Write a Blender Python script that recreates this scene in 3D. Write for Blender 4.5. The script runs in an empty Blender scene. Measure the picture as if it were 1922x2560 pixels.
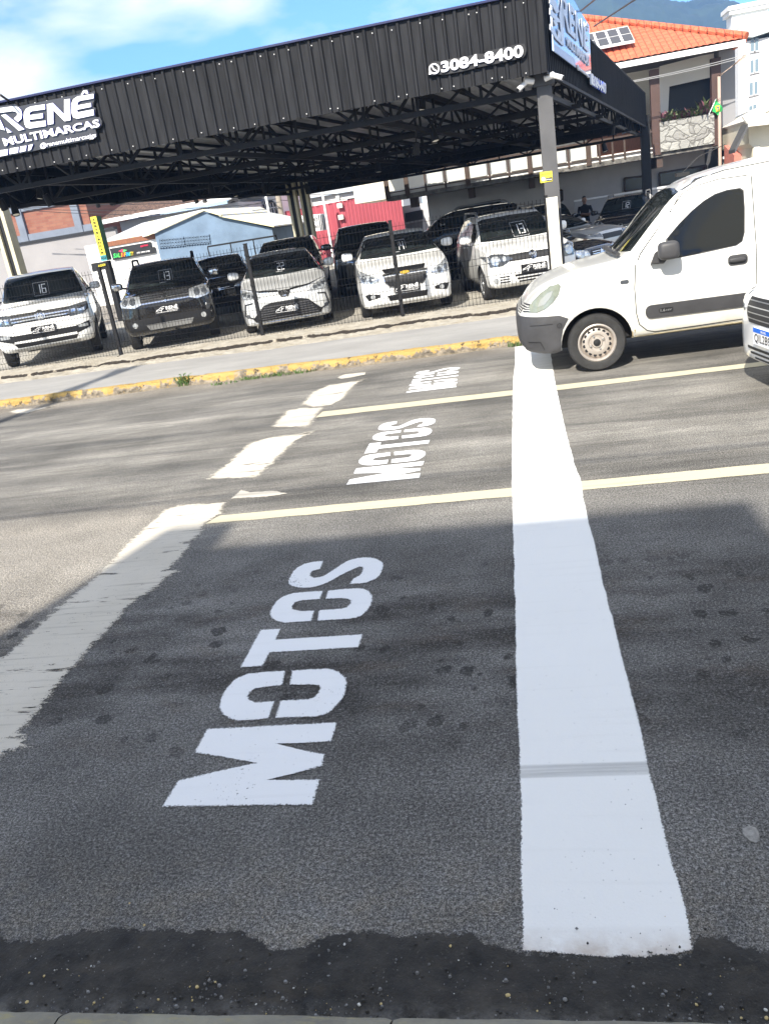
import bpy, bmesh, math, random
from mathutils import Vector, Matrix, noise as mnoise
from mathutils.bvhtree import BVHTree
random.seed(7)
R = math.radians
sc = bpy.context.scene
COL = sc.collection

# ------------------------------------------------------------------ camera
FPX, PITCH, ROLL, YAW, EYE = 2050.0, R(19.603), R(-9.176), R(11.512), 1.78
PW, PH = 1922.0, 2560.0
_f = Vector((-math.sin(YAW)*math.cos(PITCH), math.cos(YAW)*math.cos(PITCH), -math.sin(PITCH)))
_r0 = Vector((math.cos(YAW), math.sin(YAW), 0)); _u0 = _r0.cross(_f)
_r = math.cos(ROLL)*_r0 + math.sin(ROLL)*_u0; _u = -math.sin(ROLL)*_r0 + math.cos(ROLL)*_u0
EYEP = Vector((0, 0, EYE))
cam = bpy.data.cameras.new('camera'); camo = bpy.data.objects.new('camera', cam); COL.objects.link(camo)
cam.sensor_fit = 'AUTO'; cam.sensor_width = 36.0; cam.lens = 36.0*FPX/PH
cam.clip_start = 0.05; cam.clip_end = 6000
camo.matrix_world = Matrix(((_r.x, _u.x, -_f.x, 0), (_r.y, _u.y, -_f.y, 0), (_r.z, _u.z, -_f.z, EYE), (0, 0, 0, 1)))
sc.camera = camo

# ------------------------------------------------------------------ sun, sky, exposure
SUN_EL = R(39); SUN_AZX = -0.27      # sun stands behind the viewer, a little to the left
SUN_E, SKY_S, EXPO = 3.6, 0.15, 1.5
sdir = Vector((SUN_AZX, -1.0, 0)).normalized()*math.cos(SUN_EL) + Vector((0, 0, math.sin(SUN_EL)))
sl = bpy.data.lights.new('sun', 'SUN'); sl.energy = SUN_E; sl.angle = R(0.7); sl.color = (1.0, 0.93, 0.82)
slo = bpy.data.objects.new('sun', sl); COL.objects.link(slo)
slo.rotation_euler = sdir.to_track_quat('Z', 'Y').to_euler()
w = bpy.data.worlds.new('World'); sc.world = w; w.use_nodes = True
nt = w.node_tree; N = nt.nodes; LK = nt.links; N.clear()
wo = N.new('ShaderNodeOutputWorld'); bg = N.new('ShaderNodeBackground'); bg.inputs[1].default_value = SKY_S
st = N.new('ShaderNodeTexSky'); st.sky_type = 'NISHITA'; st.sun_disc = False
st.sun_elevation = SUN_EL; st.sun_rotation = math.atan2(sdir.x, sdir.y); st.air_density = .8; st.dust_density = 0.2; st.ozone_density = 2.6
tc = N.new('ShaderNodeTexCoord'); mp = N.new('ShaderNodeMapping'); mp.inputs['Scale'].default_value = (1.0, 1.0, 2.2)
mp.inputs['Location'].default_value = (0.35, 0.1, 0.55)
n1 = N.new('ShaderNodeTexNoise'); n1.inputs['Scale'].default_value = 3.4; n1.inputs['Detail'].default_value = 7; n1.inputs['Roughness'].default_value = .52
n1.inputs['Distortion'].default_value = .35
cr = N.new('ShaderNodeValToRGB'); cr.color_ramp.elements[0].position = .395; cr.color_ramp.elements[1].position = .59
cr.color_ramp.elements[0].color = (0, 0, 0, 1); cr.color_ramp.elements[1].color = (.92, .92, .92, 1)
mx = N.new('ShaderNodeMix'); mx.data_type = 'RGBA'
mx.inputs[7].default_value = (4.3, 4.1, 3.35, 1)
LK.new(tc.outputs['Generated'], mp.inputs[0]); LK.new(mp.outputs[0], n1.inputs['Vector']); LK.new(n1.outputs[0], cr.inputs[0])
LK.new(cr.outputs[0], mx.inputs[0]); dk = N.new('ShaderNodeMix'); dk.data_type = 'RGBA'; dk.blend_type = 'MULTIPLY'; dk.inputs[0].default_value = 1; dk.inputs[7].default_value = (.39, .55, .74, 1); LK.new(st.outputs[0], dk.inputs[6]); LK.new(dk.outputs[2], mx.inputs[6]); LK.new(mx.outputs[2], bg.inputs[0]); LK.new(bg.outputs[0], wo.inputs[0])
vs = sc.view_settings; vs.view_transform = 'Standard'; vs.look = 'None'; vs.exposure = EXPO; vs.gamma = 1; vs.use_curve_mapping = False
sc.cycles.max_bounces = 6; sc.cycles.diffuse_bounces = 3; sc.cycles.glossy_bounces = 3; sc.cycles.transparent_max_bounces = 8

# ------------------------------------------------------------------ helpers
def ray(x, y): return ((x-PW/2)/FPX)*_r - ((y-PH/2)/FPX)*_u + _f
def at(x, y, Y=None, z=None, plane=None):
    """point where the sight line of photo pixel (x, y) meets the wall y=Y, the level z, or a plane (p, n)"""
    d = ray(x, y)
    if Y is not None: t = Y/d.y
    elif z is not None: t = (z-EYE)/d.z
    else: t = (plane[0]-EYEP).dot(plane[1])/d.dot(plane[1])
    return EYEP + d*t
def zm(ox, oy, k, pts): return [(ox+x*k, oy+y*k) for x, y in pts]

class MB:
    def __init__(s): s.v = []; s.f = []; s.m = []
    def add(s, vs_, fs, mi=0):
        o = len(s.v); s.v += [tuple(v) for v in vs_]
        for f in fs: s.f.append([i+o for i in f]); s.m.append(mi)
    def box(s, x0, x1, y0, y1, z0, z1, mi=0):
        s.add([(x, y, z) for z in (z0, z1) for y in (y0, y1) for x in (x0, x1)],
              [(0, 2, 3, 1), (4, 5, 7, 6), (0, 1, 5, 4), (2, 6, 7, 3), (0, 4, 6, 2), (1, 3, 7, 5)], mi)
    def bar(s, p, q, a, b=None, mi=0, up=(0, 0, 1)):
        b = b or a; p = Vector(p); q = Vector(q); d = (q-p).normalized(); up = Vector(up)
        if abs(d.dot(up)) > .98: up = Vector((1, 0, 0))
        x = d.cross(up).normalized()*a/2; y = x.cross(d).normalized()*b/2
        s.add([e+sx*x+sy*y for e in (p, q) for sx, sy in ((-1, -1), (1, -1), (1, 1), (-1, 1))],
              [(0, 1, 2, 3), (7, 6, 5, 4), (0, 4, 5, 1), (1, 5, 6, 2), (2, 6, 7, 3), (3, 7, 4, 0)], mi)
    def tube(s, pts, r, n=6, mi=0, r1=None, cap=True):
        pts = [Vector(p) for p in pts]; rings = []; o = len(s.v); up = Vector((0, 0, 1)); m = len(pts)
        for i, p in enumerate(pts):
            d = (pts[min(i+1, m-1)]-pts[max(i-1, 0)]).normalized()
            if abs(d.dot(up)) > .95: up = Vector((1, 0, 0)) if abs(d.x) < .9 else Vector((0, 1, 0))
            x = d.cross(up).normalized(); y = x.cross(d); rr = r if r1 is None else r+(r1-r)*i/(m-1)
            s.v += [tuple(p+rr*(math.cos(2*math.pi*k/n)*x+math.sin(2*math.pi*k/n)*y)) for k in range(n)]
        for i in range(m-1):
            for k in range(n): s.f.append([o+i*n+k, o+i*n+(k+1) % n, o+(i+1)*n+(k+1) % n, o+(i+1)*n+k]); s.m.append(mi)
        if cap:
            s.f.append([o+k for k in range(n)]); s.m.append(mi); s.f.append([o+(m-1)*n+k for k in range(n)]); s.m.append(mi)
    def prism(s, poly, vec, mi=0, ms=None):
        poly = [Vector(p) for p in poly]; vec = Vector(vec); n = len(poly); ms = mi if ms is None else ms
        s.add(poly+[p+vec for p in poly], [list(range(n)), list(range(2*n-1, n-1, -1))], mi)
        o = len(s.v)-2*n
        for i in range(n):
            j = (i+1) % n; s.f.append([o+i, o+j, o+n+j, o+n+i]); s.m.append(ms)
    def lathe(s, prof, M_, n=24, mi=0):
        o = len(s.v)
        for r_, t in prof:
            for k in range(n):
                a = 2*math.pi*k/n; s.v.append(tuple(M_ @ Vector((r_*math.cos(a), t, r_*math.sin(a)))))
        for i in range(len(prof)-1):
            for k in range(n): s.f.append([o+i*n+k, o+i*n+(k+1) % n, o+(i+1)*n+(k+1) % n, o+(i+1)*n+k]); s.m.append(mi)
    def grid(s, fn, nu, nv, mi=0):
        o = len(s.v)
        for j in range(nv+1):
            for i in range(nu+1): s.v.append(tuple(fn(i/nu, j/nv)))
        for j in range(nv):
            for i in range(nu): a = o+j*(nu+1)+i; s.f.append([a, a+1, a+nu+2, a+nu+1]); s.m.append(mi)
    def mesh(s, name, mats, smooth=None):
        me = bpy.data.meshes.new(name); me.from_pydata(s.v, [], s.f)
        for m in (mats if isinstance(mats, (list, tuple)) else [mats]): me.materials.append(m)
        me.polygons.foreach_set('material_index', s.m)
        bm = bmesh.new(); bm.from_mesh(me); bmesh.ops.recalc_face_normals(bm, faces=bm.faces); bm.to_mesh(me); bm.free()
        if smooth is not None:
            me.polygons.foreach_set('use_smooth', [True]*len(me.polygons)); me.set_sharp_from_angle(angle=R(smooth))
        me.update(); return me
    def build(s, name, mats, parent=None, smooth=None, world=False):
        return link(name, s.mesh(name, mats, smooth), parent, world)
def link(name, me, parent=None, world=False):
    o = bpy.data.objects.new(name, me); COL.objects.link(o)
    if parent is not None:
        o.parent = parent
        if world: o.matrix_parent_inverse = root_m(parent).inverted()
    return o
def root_m(o):
    m = Matrix.LocRotScale(o.location, o.rotation_euler, None)
    return (root_m(o.parent) @ o.matrix_parent_inverse @ m) if o.parent else m
def tag(o, label=None, cat=None, group=None, kind=None):
    if label: o['label'] = label
    if cat: o['category'] = cat
    if group: o['group'] = group
    if kind: o['kind'] = kind
    return o
def thing(name, label, cat, loc=(0, 0, 0), rz=0, group=None):
    o = bpy.data.objects.new(name, None); COL.objects.link(o); o.location = loc; o.rotation_euler = (0, 0, rz); o.empty_display_size = .2
    return tag(o, label, cat, group)
def copy_tree(o, parent=None):
    c = o.copy(); COL.objects.link(c); c.parent = parent
    for ch in list(o.children): copy_tree(ch, c)
    return c

# ------------------------------------------------------------------ materials
def mat(name, base, rough=.6, metal=0.0, coat=0.0, var=0.0, vs=3.0, bump=0.0, bs=40.0, spec=.5, stretch=(1, 1, 1), dirt_or_sheen=None, emit=0.0):
    m = bpy.data.materials.new(name); m.use_nodes = True; t = m.node_tree; b = t.nodes['Principled BSDF']
    b.inputs['Base Color'].default_value = (*base, 1); b.inputs['Roughness'].default_value = rough; b.inputs['Metallic'].default_value = metal
    b.inputs['Coat Weight'].default_value = coat; b.inputs['Coat Roughness'].default_value = .05; b.inputs['Specular IOR Level'].default_value = spec
    if emit: b.inputs['Emission Color'].default_value = (*base, 1); b.inputs['Emission Strength'].default_value = emit
    if var or bump or dirt_or_sheen:
        c = t.nodes.new('ShaderNodeTexCoord'); mpn = t.nodes.new('ShaderNodeMapping'); mpn.inputs['Scale'].default_value = stretch
        t.links.new(c.outputs['Object'], mpn.inputs[0])
    if var or dirt_or_sheen:
        n = t.nodes.new('ShaderNodeTexNoise'); n.inputs['Scale'].default_value = vs; n.inputs['Detail'].default_value = 6; n.inputs['Roughness'].default_value = .62
        t.links.new(mpn.outputs[0], n.inputs['Vector'])
        r_ = t.nodes.new('ShaderNodeMapRange'); r_.inputs[1].default_value = .3; r_.inputs[2].default_value = .7
        t.links.new(n.outputs[0], r_.inputs[0]); x = t.nodes.new('ShaderNodeMix'); x.data_type = 'RGBA'
        d = dirt_or_sheen or tuple(min(1, k*(1+var)) for k in base)
        x.inputs[6].default_value = (*tuple(k*(1-var) for k in base), 1); x.inputs[7].default_value = (*d, 1)
        t.links.new(r_.outputs[0], x.inputs[0]); t.links.new(x.outputs[2], b.inputs['Base Color'])
    if bump:
        n = t.nodes.new('ShaderNodeTexNoise'); n.inputs['Scale'].default_value = bs; n.inputs['Detail'].default_value = 5
        bp = t.nodes.new('ShaderNodeBump'); bp.inputs['Strength'].default_value = bump; bp.inputs['Distance'].default_value = .02
        t.links.new(mpn.outputs[0], n.inputs['Vector']); t.links.new(n.outputs[0], bp.inputs['Height']); t.links.new(bp.outputs[0], b.inputs['Normal'])
    return m
class NT:
    """short-hand for building a node tree"""
    def __init__(s, name):
        s.m = bpy.data.materials.new(name); s.m.use_nodes = True; s.t = s.m.node_tree; s.b = s.t.nodes['Principled BSDF']
        s.out = s.t.nodes['Material Output']; s.pos = s.t.nodes.new('ShaderNodeTexCoord').outputs['Object']
    def l(s, a, b): s.t.links.new(a, b)
    def map(s, scale, loc=(0, 0, 0), rot=(0, 0, 0), src=None):
        n = s.t.nodes.new('ShaderNodeMapping'); n.inputs['Scale'].default_value = scale; n.inputs['Location'].default_value = loc; n.inputs['Rotation'].default_value = rot
        s.l(src or s.pos, n.inputs[0]); return n.outputs[0]
    def noise(s, scale, detail=4, rough=.55, src=None, dist=0):
        n = s.t.nodes.new('ShaderNodeTexNoise'); n.inputs['Scale'].default_value = scale; n.inputs['Detail'].default_value = detail
        n.inputs['Roughness'].default_value = rough; n.inputs['Distortion'].default_value = dist; s.l(src or s.pos, n.inputs['Vector']); return n.outputs[0]
    def vor(s, scale, src=None, feature='F1', rand=1.0):
        n = s.t.nodes.new('ShaderNodeTexVoronoi'); n.feature = feature; n.inputs['Scale'].default_value = scale; n.inputs['Randomness'].default_value = rand
        s.l(src or s.pos, n.inputs['Vector']); return n.outputs
    def ramp(s, x, a, b, lo=0.0, hi=1.0):
        n = s.t.nodes.new('ShaderNodeMapRange'); n.inputs[1].default_value = a; n.inputs[2].default_value = b; n.inputs[3].default_value = lo; n.inputs[4].default_value = hi
        s.l(x, n.inputs[0]); return n.outputs[0]
    def math(s, op, a, b=None):
        n = s.t.nodes.new('ShaderNodeMath'); n.operation = op
        for i, k in enumerate((a, b)):
            if k is None: continue
            if isinstance(k, (int, float)): n.inputs[i].default_value = k
            else: s.l(k, n.inputs[i])
        return n.outputs[0]
    def mix(s, f, a, b, mode='MIX'):
        n = s.t.nodes.new('ShaderNodeMix'); n.data_type = 'RGBA'; n.blend_type = mode
        for i, k in ((0, f), (6, a), (7, b)):
            if isinstance(k, tuple): n.inputs[i].default_value = (*k, 1)
            elif isinstance(k, (int, float)): n.inputs[i].default_value = k
            else: s.l(k, n.inputs[i])
        return n.outputs[2]
    def xyz(s, src=None):
        n = s.t.nodes.new('ShaderNodeSeparateXYZ'); s.l(src or s.pos, n.inputs[0]); return n.outputs
    def bump(s, h, strength, dist):
        n = s.t.nodes.new('ShaderNodeBump'); n.inputs['Strength'].default_value = strength; n.inputs['Distance'].default_value = dist
        s.l(h, n.inputs['Height']); s.l(n.outputs[0], s.b.inputs['Normal'])
    def col(s, c): s.l(c, s.b.inputs['Base Color'])
    def rough(s, r_): s.b.inputs['Roughness'].default_value = r_
    def alpha(s, a): s.l(a, s.b.inputs['Alpha'])
    def attr(s, n_):
        n = s.t.nodes.new('ShaderNodeAttribute'); n.attribute_name = n_; return n.outputs['Fac']

def asphalt():
    k = NT('asphalt'); X, Y, Z = k.xyz()
    v = k.vor(95.0); v2 = k.vor(45.0)
    cellr = k.xyz(v[1])[0]
    stone = k.ramp(cellr, .62, .95, 0, 1)                       # a part of the stones are pale
    wob = k.noise(.9, 3); patch = k.noise(2.2, 6, .65); fine = k.noise(28, 4, .7)
    streak = k.noise(1.0, 8, .72, k.map((.55, 3.6, 1)), .6)
    streak2 = k.noise(1.0, 5, .6, k.map((1.3, 22, 1)), .3)
    yy = k.math('ADD', Y, k.math('MULTIPLY', k.math('SUBTRACT', wob, .5), .5))
    far = k.ramp(yy, 4.35, 5.15)                                 # older, paler surface beyond the first lane line
    left = k.ramp(k.math('ADD', X, k.math('MULTIPLY', k.math('SUBTRACT', wob, .5), .3)), -2.35, -2.75)
    near = k.mix(k.ramp(patch, .3, .72), (.106, .102, .096), (.180, .176, .167))
    old = k.mix(k.ramp(streak, .36, .66), (.108, .104, .096), (.235, .223, .198))
    old = k.mix(k.math('MULTIPLY', k.ramp(streak2, .50, .66), .4), old, (.085, .074, .060))
    old = k.mix(1.0, old, k.ramp(k.noise(1.0, 3, .5, k.map((.05, 1.25, 1), (0, 1.7, 0)), .2), .34, .66, .74, 1.32), 'MULTIPLY')
    pale = k.math('MULTIPLY', k.ramp(k.math('ADD', X, k.math('MULTIPLY', k.math('SUBTRACT', wob, .5), .6)), -2.2, -2.9), k.ramp(yy, 5.7, 5.1)); old = k.mix(k.math('MULTIPLY', pale, .8), old, (.33, .30, .255))
    c = k.mix(k.math('MAXIMUM', far, k.math('MULTIPLY', left, .8)), near, old)
    band = k.math('MULTIPLY', k.ramp(Y, 2.2, 2.7), k.ramp(Y, 4.3, 3.5))            # oil-stained middle of the near lane
    dv_ = k.t.nodes.new('ShaderNodeVectorMath'); dv_.operation = 'ADD'; dn_ = k.t.nodes.new('ShaderNodeTexNoise'); dn_.inputs['Scale'].default_value = 9; dm_ = k.t.nodes.new('ShaderNodeVectorMath'); dm_.operation = 'SCALE'; dm_.inputs['Scale'].default_value = .09
    k.l(k.pos, dn_.inputs['Vector']); k.l(dn_.outputs['Color'], dm_.inputs[0]); k.l(k.pos, dv_.inputs[0]); k.l(dm_.outputs[0], dv_.inputs[1])
    drops = k.vor(10.5, k.map((1, .8, 1), src=dv_.outputs[0]))
    dsz = k.ramp(k.xyz(drops[1])[1], .35, 1, -.02, .46)
    dd = k.math('MULTIPLY', k.ramp(k.math('SUBTRACT', drops[0], dsz), .03, -.04), k.math('MULTIPLY', band, k.ramp(k.noise(1.6, 2), .30, .42)))
    c = k.mix(k.math('MULTIPLY', dd, .8), c, (.016, .015, .014))
    smear = k.math('MULTIPLY', band, k.ramp(k.noise(1.0, 5, .6, k.map((.9, 2.6, 1), (3, 1, 0))), .42, .60))
    c = k.mix(k.math('MULTIPLY', smear, .85), c, (.026, .022, .019))
    rust = k.math('MULTIPLY', band, k.ramp(k.noise(2.7, 4, .6, k.map((1, 2, 1), (8, 3, 0))), .55, .75))
    c = k.mix(k.math('MULTIPLY', rust, .5), c, (.085, .058, .036))
    dust = k.math('MULTIPLY', k.ramp(Y, 2.02, 1.72), k.ramp(k.noise(9, 5, .7), .42, .72))
    c = k.mix(k.math('MULTIPLY', dust, .6), c, (.19, .165, .125))
    edge = k.math('MULTIPLY', k.ramp(Y, 10.0, 10.5), .6); c = k.mix(edge, c, (.25, .22, .18))
    g = k.math('MULTIPLY', k.math('MULTIPLY', stone, k.ramp(fine, .3, .65)), k.ramp(far, 0, 1, .75, .35))
    c = k.mix(k.math('MULTIPLY', g, .35), c, (.27, .27, .275))
    c = k.mix(k.ramp(v[0], .45, .72, 0, .3), c, (.02, .02, .02))
    sp1 = k.noise(210, 2, .8); sp2 = k.noise(95, 3, .75, k.map((1, 1, 1), (5, 3, 1)))
    c = k.mix(1.0, c, k.ramp(sp1, .40, .60, .42, 1.75), 'MULTIPLY')
    c = k.mix(1.0, c, k.ramp(sp2, .38, .63, .50, 1.55), 'MULTIPLY')
    c = k.mix(k.math('MULTIPLY', k.ramp(sp2, .60, .66), .55), c, (.30, .295, .29))
    c = k.mix(1.0, c, k.ramp(k.noise(.75, 4, .6), .33, .67, .72, 1.25), 'MULTIPLY')
    pit = k.math('MULTIPLY', k.ramp(k.vor(26)[0], .13, .05), .8); c = k.mix(k.math('MULTIPLY', pit, k.ramp(patch, .45, .6)), c, (.012, .012, .013))
    k.col(c); k.rough(.82); k.b.inputs['Specular IOR Level'].default_value = .35
    h = k.math('ADD', k.math('MULTIPLY', v[0], -.3), k.math('ADD', k.math('MULTIPLY', sp2, 1.2), k.math('MULTIPLY', fine, .8)))
    k.bump(h, .9, .007); return k.m
def paint(name, base, grain=1.5, wear=None, dirt_or_sheen=.12, dcol=(.4, .37, .31), edge=True, relief=.35):
    k = NT(name); big = k.noise(1.4, 5, .6); fine = k.noise(60, 4, .7); X, Y, Z = k.xyz()
    c = k.mix(k.math('MULTIPLY', k.ramp(big, .35, .7), dirt_or_sheen), base, dcol)
    st = k.noise(1.0, 5, .6, k.map((1.2, 26, 1)))
    c = k.mix(k.math('MULTIPLY', k.ramp(st, .55, .75), dirt_or_sheen*1.3), c, tuple(q*.55 for q in dcol))
    pin = k.vor(30); c = k.mix(k.math('MULTIPLY', k.ramp(pin[0], .09, .04), k.math('MULTIPLY', k.ramp(big, .4, .6), .7)), c, (.05, .05, .05))
    if name == 'stop_paint':
        b = k.math('MULTIPLY', k.ramp(Y, 2.225, 2.235), k.ramp(Y, 2.300, 2.29))
        c = k.mix(k.math('MULTIPLY', b, k.ramp(k.noise(1, 4, .7, k.map((3, 90, 1))), .3, .6, .25, .55)), c, (.24, .24, .23))
        b2 = k.math('MULTIPLY', k.ramp(Y, 4.75, 5.1), k.ramp(st, .5, .7)); c = k.mix(k.math('MULTIPLY', b2, .35), c, (.45, .42, .36))
    k.col(c); k.rough(.7); k.b.inputs['Specular IOR Level'].default_value = .3
    a = k.math('ADD', k.attr('edge'), k.math('MULTIPLY', k.math('SUBTRACT', k.noise(170, 3, .7), .5), grain))
    if name == 'old_paint': a = k.math('ADD', a, k.math('MULTIPLY', k.math('SUBTRACT', k.noise(1, 5, .7, k.map((14, 34, 1))), .5), 2.4))
    al = k.ramp(a, .42, .58)
    if name == 'letter_paint':
        hn = k.noise(1.3, 3, .5, k.map((1, 1, 1), (2.2, .4, 0))); al = k.math('MULTIPLY', al, k.ramp(k.math('ADD', k.noise(75, 3, .8), k.ramp(hn, .52, .66, -.13, .04)), .66, .64))
    if name == 'stop_paint':
        c = k.mix(k.math('MULTIPLY', k.ramp(Y, 1.645, 1.55), k.ramp(k.noise(11, 5, .7), .25, .65)), c, (.46, .39, .33)); k.col(c)
        al = k.math('MULTIPLY', al, k.ramp(k.math('ADD', k.noise(60, 3, .8), k.ramp(big, .5, .7, -.08, .02)), .70, .68))
    if wear is not None:
        wn = k.noise(1.0, 8, .72, k.map((1.6, 11, 1)), .4); al = k.math('MULTIPLY', al, k.ramp(wn, wear, wear-.05))
    if name == 'lane_paint':
        cr_ = k.vor(2.2, k.map((1, .25, 1)), 'DISTANCE_TO_EDGE')
        crk = k.math('ADD', cr_[0], k.math('MULTIPLY', fine, .012)); al = k.math('MULTIPLY', al, k.ramp(crk, .0045, .0065))
    k.alpha(al); v = k.vor(125.0)
    k.bump(k.math('ADD', k.math('MULTIPLY', v[0], -.5), k.math('MULTIPLY', fine, .8)), relief, .005); return k.m

M = {}
M['asphalt'] = asphalt()
M['stop_paint'] = paint('stop_paint', (.80, .80, .78), 1.2, None, .05)
M['letter_paint'] = paint('letter_paint', (.78, .79, .80), 1.8, None, .05)
M['old_paint'] = paint('old_paint', (.57, .53, .455), 1.8, .655, .5)
M['lane_paint'] = paint('lane_paint', (.50, .46, .33), 1.2, .72, .3)
M['earth'] = mat('earth', (.16, .13, .10), .95, var=.3, vs=2)
M['white_wall'] = mat('white_wall', (.74, .73, .70), .8, var=.08, vs=.8)
M['cream_wall'] = mat('cream_wall', (.68, .64, .54), .8, var=.08, vs=.9)
M['grey_wall'] = mat('grey_wall', (.42, .42, .43), .85, var=.1, vs=.8)
M['blue_wall'] = mat('blue_wall', (.13, .19, .27), .85, var=.22, vs=1.2)
M['red_wall'] = mat('red_wall', (.34, .065, .085), .6, var=.1, vs=.6)
M['black_steel'] = mat('black_steel', (.007, .007, .008), .6, var=.2, vs=2, spec=.3)
M['fascia'] = mat('fascia', (.0075, .008, .010), .6, var=.3, vs=1.3, dirt_or_sheen=(.022, .023, .026), spec=.15, stretch=(7, 7, .8))
M['grey_steel'] = mat('grey_steel', (.075, .075, .078), .5, var=.2, vs=2)
M['galv'] = mat('galv', (.66, .67, .68), .38, .3, var=.35, vs=1.6, stretch=(1, .4, 1))
M['white_gloss'] = mat('white_gloss', (.80, .80, .80), .4)
M['blue_led'] = mat('blue_led', (.01, .06, .55), .4)
M['white'] = mat('white', (.78, .78, .77), .5)
M['offwhite'] = mat('offwhite', (.66, .63, .56), .7, var=.1, vs=3)
M['black'] = mat('black', (.008, .008, .009), .5)
M['dark_glass'] = mat('dark_glass', (.003, .004, .004), .05, spec=.3, dirt_or_sheen=(.022, .028, .028), vs=2.6)  # faint teal mottling painted in for cabin glimpses and reflections
M['van_glass'] = mat('van_glass', (.004, .005, .0055), .04, spec=.42)
M['win_dark'] = mat('win_dark', (.012, .012, .014), .15)
M['chrome'] = mat('chrome', (.75, .76, .78), .12, 1.0)
M['brown'] = mat('brown', (.050, .030, .021), .6, var=.25, vs=4)
M['wood'] = mat('wood', (.20, .075, .032), .5, var=.3, vs=5, stretch=(6, 6, 1))
M['rubber'] = mat('rubber', (.020, .020, .020), .8, var=.4, vs=12)
M['green_leaf'] = mat('green_leaf', (.07, .13, .03), .6, var=.3, vs=14)
M['pole_concrete'] = mat('pole_concrete', (.30, .26, .21), .9, var=.2, vs=4)
M['yellow'] = mat('yellow', (.72, .62, .05), .5)
M['silver_rim'] = mat('silver_rim', (.45, .46, .47), .3, .8)
M['steel_rim'] = mat('steel_rim', (.42, .38, .34), .45, .5, var=.15, vs=8)
M['lens'] = mat('lens', (.52, .55, .58), .08, .55, coat=1)
M['lens_dark'] = mat('lens_dark', (.10, .11, .125), .08, .4, coat=1)
M['plastic'] = mat('plastic', (.036, .036, .039), .55, var=.25, vs=5)
M['pvc'] = mat('pvc', (.45, .35, .29), .5)
# ------------------------------------------------------------------ ground, road, kerbs, pavement, yard
def fbm(p, s=1.0): return mnoise.noise(Vector(p)*s)
mb = MB(); mb.box(-900, 1.0, -300, 1600, -1.2, -.03); mb.box(1.0, 1200, -300, 10.8, -1.2, -.03); mb.box(1.0, 1200, 34, 1600, -1.2, -.03); mb.box(60, 1200, 10.8, 34, -1.2, -.03); tag(mb.build('ground', M['earth']), kind='structure')
mb = MB(); mb.box(-70, 90, 1.2, 10.95, -.6, 0); tag(mb.build('road', M['asphalt']), kind='structure')
def side_z(y): return -.004-.42*min(1, max(0, (y-12.5)/9))
mb = MB(); mb.grid(lambda u, v: Vector((1.0+60*u*u, 10.9+23.6*v, side_z(10.9+23.6*v))), 20, 30); mb.box(-70, -12.6, 13, 60, -.5, -.005); tag(mb.build('side_street', M['asphalt']), kind='structure')

k = NT('yard_paving'); X, Y, Z = k.xyz()
c = k.mix(k.ramp(k.noise(.8, 6, .6), .35, .7), (.27, .255, .225), (.40, .38, .33))
ck = k.vor(1.2, None, 'DISTANCE_TO_EDGE'); c = k.mix(k.ramp(k.math('ADD', ck[0], k.math('MULTIPLY', k.noise(9), .05)), .035, .02), c, (.09, .08, .065))
c = k.mix(k.ramp(k.noise(7, 5, .7), .6, .75), c, (.16, .15, .12)); k.col(c); k.rough(.9); k.bump(k.noise(30, 5), .5, .02); M['yard'] = k.m
mb = MB(); mb.box(-12.6, 1.15, 13.2, 42, -.4, .004); mb.box(-12.6, 6, 42, 60, -.4, 0.0); tag(mb.build('yard_paving', M['yard']), kind='structure')

k = NT('pavement_concrete'); c = k.mix(k.ramp(k.noise(1.1, 6, .65, k.map((.7, 1.6, 1))), .33, .7), (.235, .23, .22), (.32, .312, .295))
c = k.mix(k.ramp(k.noise(22, 4, .7), .6, .72), c, (.22, .215, .205)); X, Y, Z = k.xyz()
c = k.mix(k.ramp(k.noise(1, 4, .6, k.map((.5, 9, 1))), .56, .68, 0, .45), c, (.22, .22, .21))
k.col(c); k.rough(.88); k.bump(k.noise(60, 4), .35, .01); M['pavement'] = k.m
def edge_attr(o, vals):
    a = o.data.attributes.new('edge', 'FLOAT', 'POINT'); a.data.foreach_set('value', vals)
def kerbY(x): return 10.62 + .06*math.sin(x*1.1) + .025*math.sin(x*3.7+1) + .055*max(0, -x-3.5) + (0.02*(x+2) if x > -2 else 0)
def stripY(x): return 12.42 + .10*fbm((x, 3, 0), 1.3) + .03*max(0, -x-4)
mb = MB()
mb.grid(lambda u, v: (lambda x: Vector((x, kerbY(x)+.13+(stripY(x)+.05-kerbY(x)-.13)*v, .10+.02*v+.012*fbm((x, v*2, 5), .9) - (max(0, x-.25)*.11 if x > .25 else 0))))(-14+15.2*u), 150, 14)
mb.grid(lambda u, v: (lambda x: Vector((x, kerbY(x)+.13, -.3+.4*v)))(-14+15.2*u), 150, 1)
tag(mb.build('far_pavement', M['pavement'], smooth=40), kind='structure')

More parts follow.
